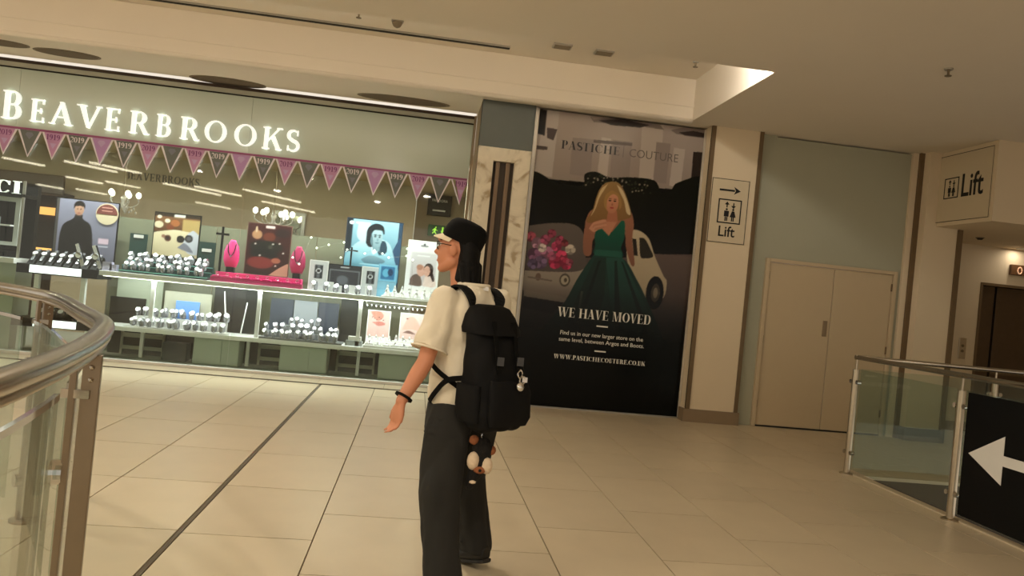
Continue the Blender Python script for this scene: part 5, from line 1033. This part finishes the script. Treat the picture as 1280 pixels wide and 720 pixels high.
# head: skull, face, jaw, nose, ear
ball(bm, hp(-.025,0,.035), .1, (.98,.80,.98), 3, rot=Matrix.Rotation(math.atan2(F.y, F.x), 4, 'Z'))
ball(bm, hp(.03,0,-.01), .08, (.72,.80,1.12), 3, rot=Matrix.Rotation(math.atan2(F.y, F.x), 4, 'Z'))
roundcone(bm, hp(.0,.045,-.055), hp(.058,.012,-.092), .034, .022); roundcone(bm, hp(.0,-.045,-.055), hp(.058,-.012,-.092), .034, .022)
roundcone(bm, hp(.066,0,.035), hp(.094,0,-.012), .012, .014, 10); ball(bm, hp(.080,0,-.016), .015, (1,1.2,.8), 2)
roundcone(bm, hp(.074,.014,-.048), hp(.074,-.014,-.048), .012, .012, 10); roundcone(bm, hp(.070,.014,-.062), hp(.070,-.014,-.062), .012, .012, 10)
ball(bm, hp(.074,.0,.055), .03, (.6,1.6,.5), 2, rot=Matrix.Rotation(math.atan2(F.y, F.x), 4, 'Z'))
for s in (-1, 1):
    ball(bm, hp(-.008,s*.084,.0), .032, (.62,.34,1.05), 2, rot=Matrix.Rotation(math.atan2(F.y, F.x)+s*.35, 4, 'Z')); ball(bm, hp(.04,s*.045,.0), .03, (.8,.6,.8), 2)
# hands
def hand(bm, wr, el, side, curl):
    d = (wr-el).normalized(); d = (d*.35+Vector((-.02,0,-.9))).normalized(); n = (L_*side); n = (n-d*n.dot(d)).normalized(); w_ = d.cross(n).normalized()
    if w_.dot(H_) < 0: w_ = -w_
    k0 = wr+d*.02; kn = wr+d*.095
    loft(bm, [(wr-d*.01,w_,n,.026,.020,2.2), (k0,w_,n,.030,.019,2.4), (wr+d*.06,w_,n,.041,.018,2.6), (kn,w_,n,.042,.015,2.6)], 14)
    for i, (o, L) in enumerate(((.031,.072), (.011,.082), (-.010,.076), (-.030,.060))):
        a = kn+w_*o-d*.01; dd = d.copy(); p = a
        for j, fr in enumerate((.46,.32,.26)):
            ax = w_; R = Matrix.Rotation(curl*(.5+.5*j)*(1 if side > 0 else -1)*(1+.08*i), 3, ax); dd = (R @ dd).normalized(); q = p+dd*L*fr; roundcone(bm, p, q, .0088-.0009*j, .0084-.0010*j, 8); p = q
    a = wr+d*.03+w_*.026; b = a+(d*.75+w_*.66-n*.15).normalized()*.040; roundcone(bm, a, b, .014, .011, 8); c = b+(d*.95+w_*.25-n*.1).normalized()*.032; roundcone(bm, b, c, .0105, .0085, 8)
hand(bm, wrL, elL, 1, .34); hand(bm, wrR, elR, -1, .34)
body = remeshed('body', bm, M_skin, .0062, per, 3)
# face details
for s in (-1, 1):
    ey = ob('eye', ball(NB(), hp(.063,s*.031,.026), .0125, sub=2), mat('eye_white', (230,222,210), rough=.2), per, smooth=True); ob('iris', ball(NB(), hp(.0735,s*.032,.026), .0055, sub=1), mat('iris_brown', (40,24,16), rough=.2), ey)
    ob('eyebrow', tube(NB(), [hp(.074,s*.016,.050), hp(.074,s*.034,.055), hp(.064,s*.050,.050)], .004, 6), M_hair, per)
ob('lips', tube(NB(), [hp(.078,.018,-.055), hp(.0855,.0,-.054), hp(.078,-.018,-.055)], .006, 6), mat('lips', (176,92,80), rough=.5), per)
# glasses
gl = ob('glasses', tube(NB(), [hp(.086,.012,.026), hp(.090,0,.030), hp(.086,-.012,.026)], .0028, 6), mat('glasses_frame', (52,34,22), rough=.3), per)
for s in (-1, 1):
    ring = [hp(.084-.012*abs(math.cos(a)) if False else .082, s*(.036+.024*math.cos(a)), .022+.020*math.sin(a)) for a in [2*math.pi*k/16 for k in range(16)]]
    ob('rim', sweep(NB(), ring, circ(.0028, 6), closed=True), mat('glasses_frame', (52,34,22)), gl); ob('temple', tube(NB(), [hp(.080,s*.060,.028), hp(.05,s*.074,.028), hp(-.01,s*.084,.022)], .0026, 6), mat('glasses_frame', (52,34,22)), gl)
    bm = NB(); A = [bm.verts.new(p) for p in ring]; bm.faces.new(A); ob('lens', bm, M_glass, gl)
# hair and cap
bm = NB()
def hloft(rings):
    loft(bm, [(hp(f, 0, z), F, S, a, b, 2.2) for f, z, a, b in rings], 24)
hloft([(-.066,-.160,.050,.066), (-.072,-.140,.062,.082), (-.074,-.10,.057,.090), (-.076,-.05,.052,.092), (-.077,0,.054,.093), (-.066,.05,.066,.092), (-.05,.08,.078,.086)])
for k in range(9):
    a = math.pi*(.5+k/8)*.98; c = hp(-.064+.062*math.cos(a), .085*math.sin(a) if k else .085, -.13); roundcone(bm, c+Zu*.06, c-Zu*.04+F*(-.016), .022, .010, 8)
ob_h = remeshed('hair', bm, M_hair, .006, per, 2)
bm = NB()
Ft = (F+Zu*.36).normalized(); Up = S.cross(Ft); Up = Up if Up.z > 0 else -Up
def cq(f, z): return hd+F*(-.034)+Zu*.055+Ft*f+Up*z
loft(bm, [(cq(.0,-.012),Ft,S,.108,.098,2.1), (cq(.0,.012),Ft,S,.109,.099,2.1), (cq(-.002,.045),Ft,S,.107,.097,2.2), (cq(-.004,.075),Ft,S,.099,.090,2.3), (cq(-.005,.096),Ft,S,.080,.074,2.4), (cq(-.005,.106),Ft,S,.05,.045,2.2), (cq(-.005,.109),Ft,S,.012,.012,2)], 28)
cap = ob('cap', bm, M_cap, per, smooth=True, autos=.9)
bm = NB(); A = [(math.cos(a), math.sin(a)) for a in [math.pi/2*(-.8+1.6*k/12) for k in range(13)]]
R0 = [cq(.104*c_, -.006)+S*.096*s_ for c_, s_ in A]; R1 = [cq(.104*c_+.042*c_, -.026-.012*c_)+S*.088*s_ for c_, s_ in A]
T = [bm.verts.new(p+Up*.003) for p in R0]; B = [bm.verts.new(p+Up*.003) for p in R1]; T2 = [bm.verts.new(p-Up*.003) for p in R0]; B2 = [bm.verts.new(p-Up*.003) for p in R1]
for k in range(12): bm.faces.new((T[k],T[k+1],B[k+1],B[k])); bm.faces.new((T2[k],B2[k],B2[k+1],T2[k+1])); bm.faces.new((B[k],B[k+1],B2[k+1],B2[k])); bm.faces.new((T[k+1],T[k],T2[k],T2[k+1]))
bm.faces.new((T[0],B[0],B2[0],T2[0])); bm.faces.new((T[12],T2[12],B2[12],B[12]))
ob('bright_patch_peak', bm, mat('bright_patch_cream', (226,212,184), rough=.8), cap, label='added pale peak standing in for a bright patch at the forehead', smooth=True, autos=.6)  # peak added to give the bright patch at the forehead
# t-shirt
bm = NB()
loft(bm, [(sp(pel,0,0,-.045),L_,H_,.195,.145,2.4), (sp(pel,0,0,.02),L_,H_,.198,.148,2.4), (sp(pel,.0,0,.14),L_,H_,.190,.138,2.3), (sp(che,0,0,-.08),L_,H_,.190,.135,2.3), (sp(che,0,0,.03),L_,H_,.200,.135,2.3), (sp(che,0,0,.10),L_,H_,.200,.122,2.3), (sp(che,0,0,.155),L_,H_,.165,.10,2.2), (sp(che,-.004,0,.195),L_,H_,.095,.082,2), (sp(che,-.004,0,.225),L_,H_,.076,.070,2)], 30)
for a, b, hx in ((shL, elL, Vector((.0,-.0,0))), (shR, elR, Vector((0,0,0)))):
    e = a.lerp(b, .80); roundcone(bm, a, a.lerp(b, .4), .078, .080, 16); d = (b-a).normalized(); s_, t_ = frame_axes(d)
    loft(bm, [(a.lerp(b,.25),s_,t_,.076,.076,2), (a.lerp(b,.6),s_,t_,.080,.082,2), (e,s_,t_,.083,.086,2)], 18)
shirt = remeshed('t_shirt', bm, M_shirt, .008, per, 5, wrinkle=.015, freq=(9,9,6))
ob('collar', sweep(NB(), [sp(che,-.004,0,.222)+L_*.078*math.cos(a)+H_*.072*math.sin(a) for a in [2*math.pi*k/24 for k in range(24)]], circ(.010, 8), closed=True), M_shirt, per, smooth=True)
for a, b in ((shL, elL), (shR, elR)):
    e = a.lerp(b, .80); d = (b-a).normalized(); s_, t_ = frame_axes(d); ob('sleeve_hem', sweep(NB(), [e+s_*.084*math.cos(k)+t_*.087*math.sin(k) for k in [2*math.pi*j/20 for j in range(20)]], circ(.006, 6), closed=True), M_shirt, shirt, smooth=True)
ob('neck_label', box(NB(), 0, .03, -.002, .002, 0, .02), M_white, per).location = sp(che,-.082,-.01,.20)-per.location
# trousers
bm = NB()
loft(bm, [(sp(pel,0,0,-.14),L_,H_,.185,.140,2.4), (sp(pel,0,0,-.06),L_,H_,.182,.136,2.4), (sp(pel,0,0,.0),L_,H_,.172,.125,2.4)], 26)
for h, k, a, hm in ((hipL, knL, anL, .05), (hipR, knR, anR, .09)):
    rings = []
    for q, f, ra, rb in ((h,-.02,.108,.130), (h.lerp(k,.3),0,.108,.128), (h.lerp(k,.65),0,.100,.116), (k,0,.094,.106), (k.lerp(a,.35),0,.090,.100), (k.lerp(a,.7),0,.086,.094), (a+Zu*.02,0,.082,.088), (Vector((a.x,a.y,hm)),0,.084,.092)): rings.append((q,L_,H_,ra,rb,2.2))
    loft(bm, rings, 20)
    for j in range(4): c = k.lerp(a, .25+.2*j); roundcone(bm, c+L_*.085-Zu*.02, c+H_*.07+Zu*.02+L_*.05, .012, .010, 8)
    roundcone(bm, h+H_*.11, k+H_*.09, .012, .010, 8)
trous = remeshed('trousers', bm, M_trous, .009, per, 4, wrinkle=.012, freq=(8,8,3.2))
ob('belt_buckle', box(NB(), -.012, .012, -.006, .006, -.012, .012), M_silver, trous).location = sp(pel,.03,.185,-.015)-per.location
# shoes
def shoe(an, heading, tilt):
    hx = Vector(heading).normalized(); sx = Vector((-hx.y, hx.x, 0)); base = Vector((an.x, an.y, 0))-hx*.045
    def q(f, z): return base+hx*f+Zu*(z+max(0, (.12-f))*tilt)
    bm = NB(); loft(bm, [(q(-.05,.045),sx,Zu,.030,.035,2.4), (q(-.03,.052),sx,Zu,.038,.050,2.4), (q(.03,.056),sx,Zu,.042,.056,2.3), (q(.09,.046),sx,Zu,.045,.045,2.4), (q(.15,.036),sx,Zu,.048,.035,2.5), (q(.20,.030),sx,Zu,.042,.028,2.4), (q(.228,.026),sx,Zu,.022,.020,2.2)], 18)
    roundcone(bm, q(.02,.06), q(.02,.11), .045, .046); o = remeshed('shoe', bm, M_shoe, .007, per, 3)
    bm = NB(); loft(bm, [(q(-.058,.012),sx,Zu,.028,.0115,4), (q(-.03,.012),sx,Zu,.042,.0115,4), (q(.06,.012),sx,Zu,.044,.0115,4), (q(.15,.012),sx,Zu,.052,.0115,4), (q(.20,.013),sx,Zu,.046,.0115,4), (q(.236,.015),sx,Zu,.022,.011,4)], 16); ob('sole', bm, mat('shoe_sole', (40,38,36), rough=.7), o)
shoe(anL, (-.75,.66,0), 0.0); shoe(anR, (-.60,.80,0), .28)
d = (wrL-elL).normalized(); s_, t_ = frame_axes(d); c = wrL-d*.022
wb = ob('wristband', sweep(NB(), [c+s_*.034*math.cos(k)+t_*.032*math.sin(k) for k in [2*math.pi*j/18 for j in range(18)]], rectp(.012, .005), closed=True, up=d), M_cap, per)
# ---------------------------------------------------------------- backpack
M_bag = mat('black_nylon', (8,8,9), rough=.8, var=.25, scale=10, bump=.3, spec=.25)
B_ = -H_
bp = thing('backpack', 'black flap top backpack worn by the walking person', 'backpack', (.42, 3.81, .80))
o0 = sp(che,-.145,0,0); o0.z = 0
def bq(u, v, z): return o0+L_*(u*.92+.015)+B_*(v*.95-.035+.08*(1.12-z))+Zu*z
bm = NB()
loft(bm, [(bq(0,.115,.785),L_,B_,.115,.075,2.6), (bq(0,.12,.805),L_,B_,.150,.105,2.7), (bq(0,.125,.87),L_,B_,.166,.122,2.7), (bq(0,.12,.98),L_,B_,.166,.118,2.7), (bq(0,.11,1.10),L_,B_,.156,.105,2.6), (bq(0,.095,1.20),L_,B_,.142,.088,2.5), (bq(0,.08,1.29),L_,B_,.124,.070,2.4), (bq(0,.07,1.335),L_,B_,.105,.055,2.2), (bq(0,.065,1.35),L_,B_,.06,.03,2.2)], 30)
ob_b = remeshed('bag_body', bm, M_bag, .009, bp, 5, wrinkle=.010, freq=(8,8,5))
bm = NB(); loft(bm, [(bq(0,.088,1.235),L_,B_,.146,.108,2.8), (bq(0,.083,1.26),L_,B_,.150,.106,2.7), (bq(0,.074,1.32),L_,B_,.136,.086,2.5), (bq(0,.068,1.36),L_,B_,.112,.064,2.4), (bq(0,.066,1.374),L_,B_,.07,.04,2.2)], 30); ob('flap', bm, M_bag, bp, smooth=True, autos=.9)
for u in (-.07, .07): ob('flap_strap', sweep(NB(), [bq(u,.180,1.30), bq(u,.200,1.2), bq(u,.232,1.06)], rectp(.012,.003), up=B_), M_cap, bp); ob('buckle', box(NB(), -.016, .016, -.008, .008, -.02, .02), mat('dark_buckle', (50,50,52), rough=.3), bp).location = bq(u,.236,1.10)-bp.location
bm = NB(); loft(bm, [(bq(0,.235,.82),L_,B_,.115,.02,3), (bq(0,.245,.86),L_,B_,.13,.03,3), (bq(0,.245,.98),L_,B_,.128,.028,3), (bq(0,.235,1.03),L_,B_,.12,.015,3)], 22); ob('front_pocket', bm, M_bag, bp, smooth=True, autos=.8)
ob('side_pocket', loft(NB(), [(bq(.165,.12,.83),B_,L_,.07,.018,3), (bq(.172,.12,.90),B_,L_,.08,.028,3), (bq(.17,.12,1.0),B_,L_,.078,.02,3)], 18), M_bag, bp, smooth=True, autos=.8)
def strap(side):
    s = side
    pts = [bq(s*.075,.02,1.33), sp(che,-.10,s*.095,.165), sp(che,-.02,s*.10,.212), sp(che,.07,s*.105,.165), sp(che,.135,s*.12,.05), sp(che,.13,s*.165,-.07), sp(che,.06,s*.208,-.13), sp(che,-.03,s*.208,-.20), bq(s*.14,.04,.96)]
    ob('shoulder_strap', sweep(NB(), catmull(pts[:6], 5), rectp(.028,.006), up=Zu+B_*.2), M_bag, bp)
    ob('lower_strap', sweep(NB(), catmull(pts[5:], 4), rectp(.012,.003), up=L_*s), M_cap, bp)
strap(1); strap(-1)
ob('loose_strap', sweep(NB(), catmull([bq(.155,.06,1.02), sp(pel,-.10,.215,.10), sp(pel,-.02,.215,.03), sp(pel,.03,.205,-.02)], 5), rectp(.013,.003), up=L_), M_cap, bp)
ob('haul_loop', tube(NB(), catmull([bq(-.03,.0,1.36), bq(-.02,-.01,1.41), bq(.02,-.01,1.41), bq(.03,.0,1.36)], 5), .007, 6), M_cap, bp)
# silver charms and a plush toy hanging from the bag
q = bq(-.02,.285,1.03)
t = thing('key_charms', 'small silver charms clipped to the rear of the backpack', 'charm', q-Zu*.05)
ob('clip', tube(NB(), catmull([q+Zu*.06, q+Zu*.04+L_*-.015, q+Zu*.02, q+Zu*.04+L_*.015, q+Zu*.06], 4), .004, 6), M_silver, t); ob('ring', sweep(NB(), [q+L_*(-.02)+L_*.018*math.cos(a)+Zu*.018*math.sin(a)+Zu*.01 for a in [2*math.pi*k/12 for k in range(12)]], circ(.004, 6), closed=True), M_silver, t)
ob('bell', ball(NB(), q-Zu*.02+B_*.005, .022, (1,1,1.1), 2), M_silver, t, smooth=True); ob('tag', box(NB(), -.012, .012, -.003, .003, -.012, .012), M_silver, t).location = (q+Zu*.0-L_*.035)-t.location
pq = Vector((.36, 3.66, .74))
t = thing('plush_toy', 'small black and cream plush animal hanging on a chain below the backpack', 'plush toy', (pq.x, pq.y, .50))
M_pl = mat('plush_black', (20,17,15), rough=1, bump=.6, scale=60); M_plc = mat('plush_cream', (222,200,172), rough=1, bump=.6, scale=60); M_plb = mat('plush_brown', (150,92,58), rough=1, bump=.6, scale=60)
bm = NB()
for k in range(7):
    c = Vector((.352+.003*k, 3.665-.001*k, .865-.019*k)); a_, b_ = (Vector((1,0,0)), Zu) if k % 2 else (Vector((0,1,0)), Zu)
    sweep(bm, [c+a_*.006*math.cos(x)+b_*.013*math.sin(x) for x in [2*math.pi*j/8 for j in range(8)]], circ(.0022, 5), closed=True)
ob('chain', bm, M_silver, t)
bm = NB(); ball(bm, pq+Vector((.02,0,-.05)), .052, (1,.85,1.1), 2); ball(bm, pq+Vector((.01,0,-.115)), .05, (1,.85,1), 2); roundcone(bm, pq+Vector((0,0,-.15)), pq+Vector((-.025,0,-.23)), .042, .020); pb = remeshed('body', bm, M_pl, .007, t, 2)
ob('ear', ball(NB(), pq+Vector((-.025,-.01,-.01)), .024, sub=2), M_plb, t, smooth=True); ob('ear', ball(NB(), pq+Vector((.062,.0,-.055)), .024, sub=2), M_plb, t, smooth=True)
ob('cream_cheek', ball(NB(), pq+Vector((-.022,-.028,-.105)), .036, (.85,.7,1.25), 2), M_plc, t, smooth=True); ob('cream_cheek', ball(NB(), pq+Vector((.045,-.026,-.125)), .034, (.85,.7,1.2), 2), M_plc, t, smooth=True)
ob('snout', ball(NB(), pq+Vector((.012,-.034,-.145)), .026, (1.2,.8,.7), 2), M_plb, t, smooth=True); ob('nose', ball(NB(), pq+Vector((.012,-.058,-.142)), .008, sub=1), M_pl, t); ob('cream_paw', ball(NB(), pq+Vector((-.015,-.03,-.205)), .012, (1.6,1,.8), 1), M_plc, t, smooth=True)
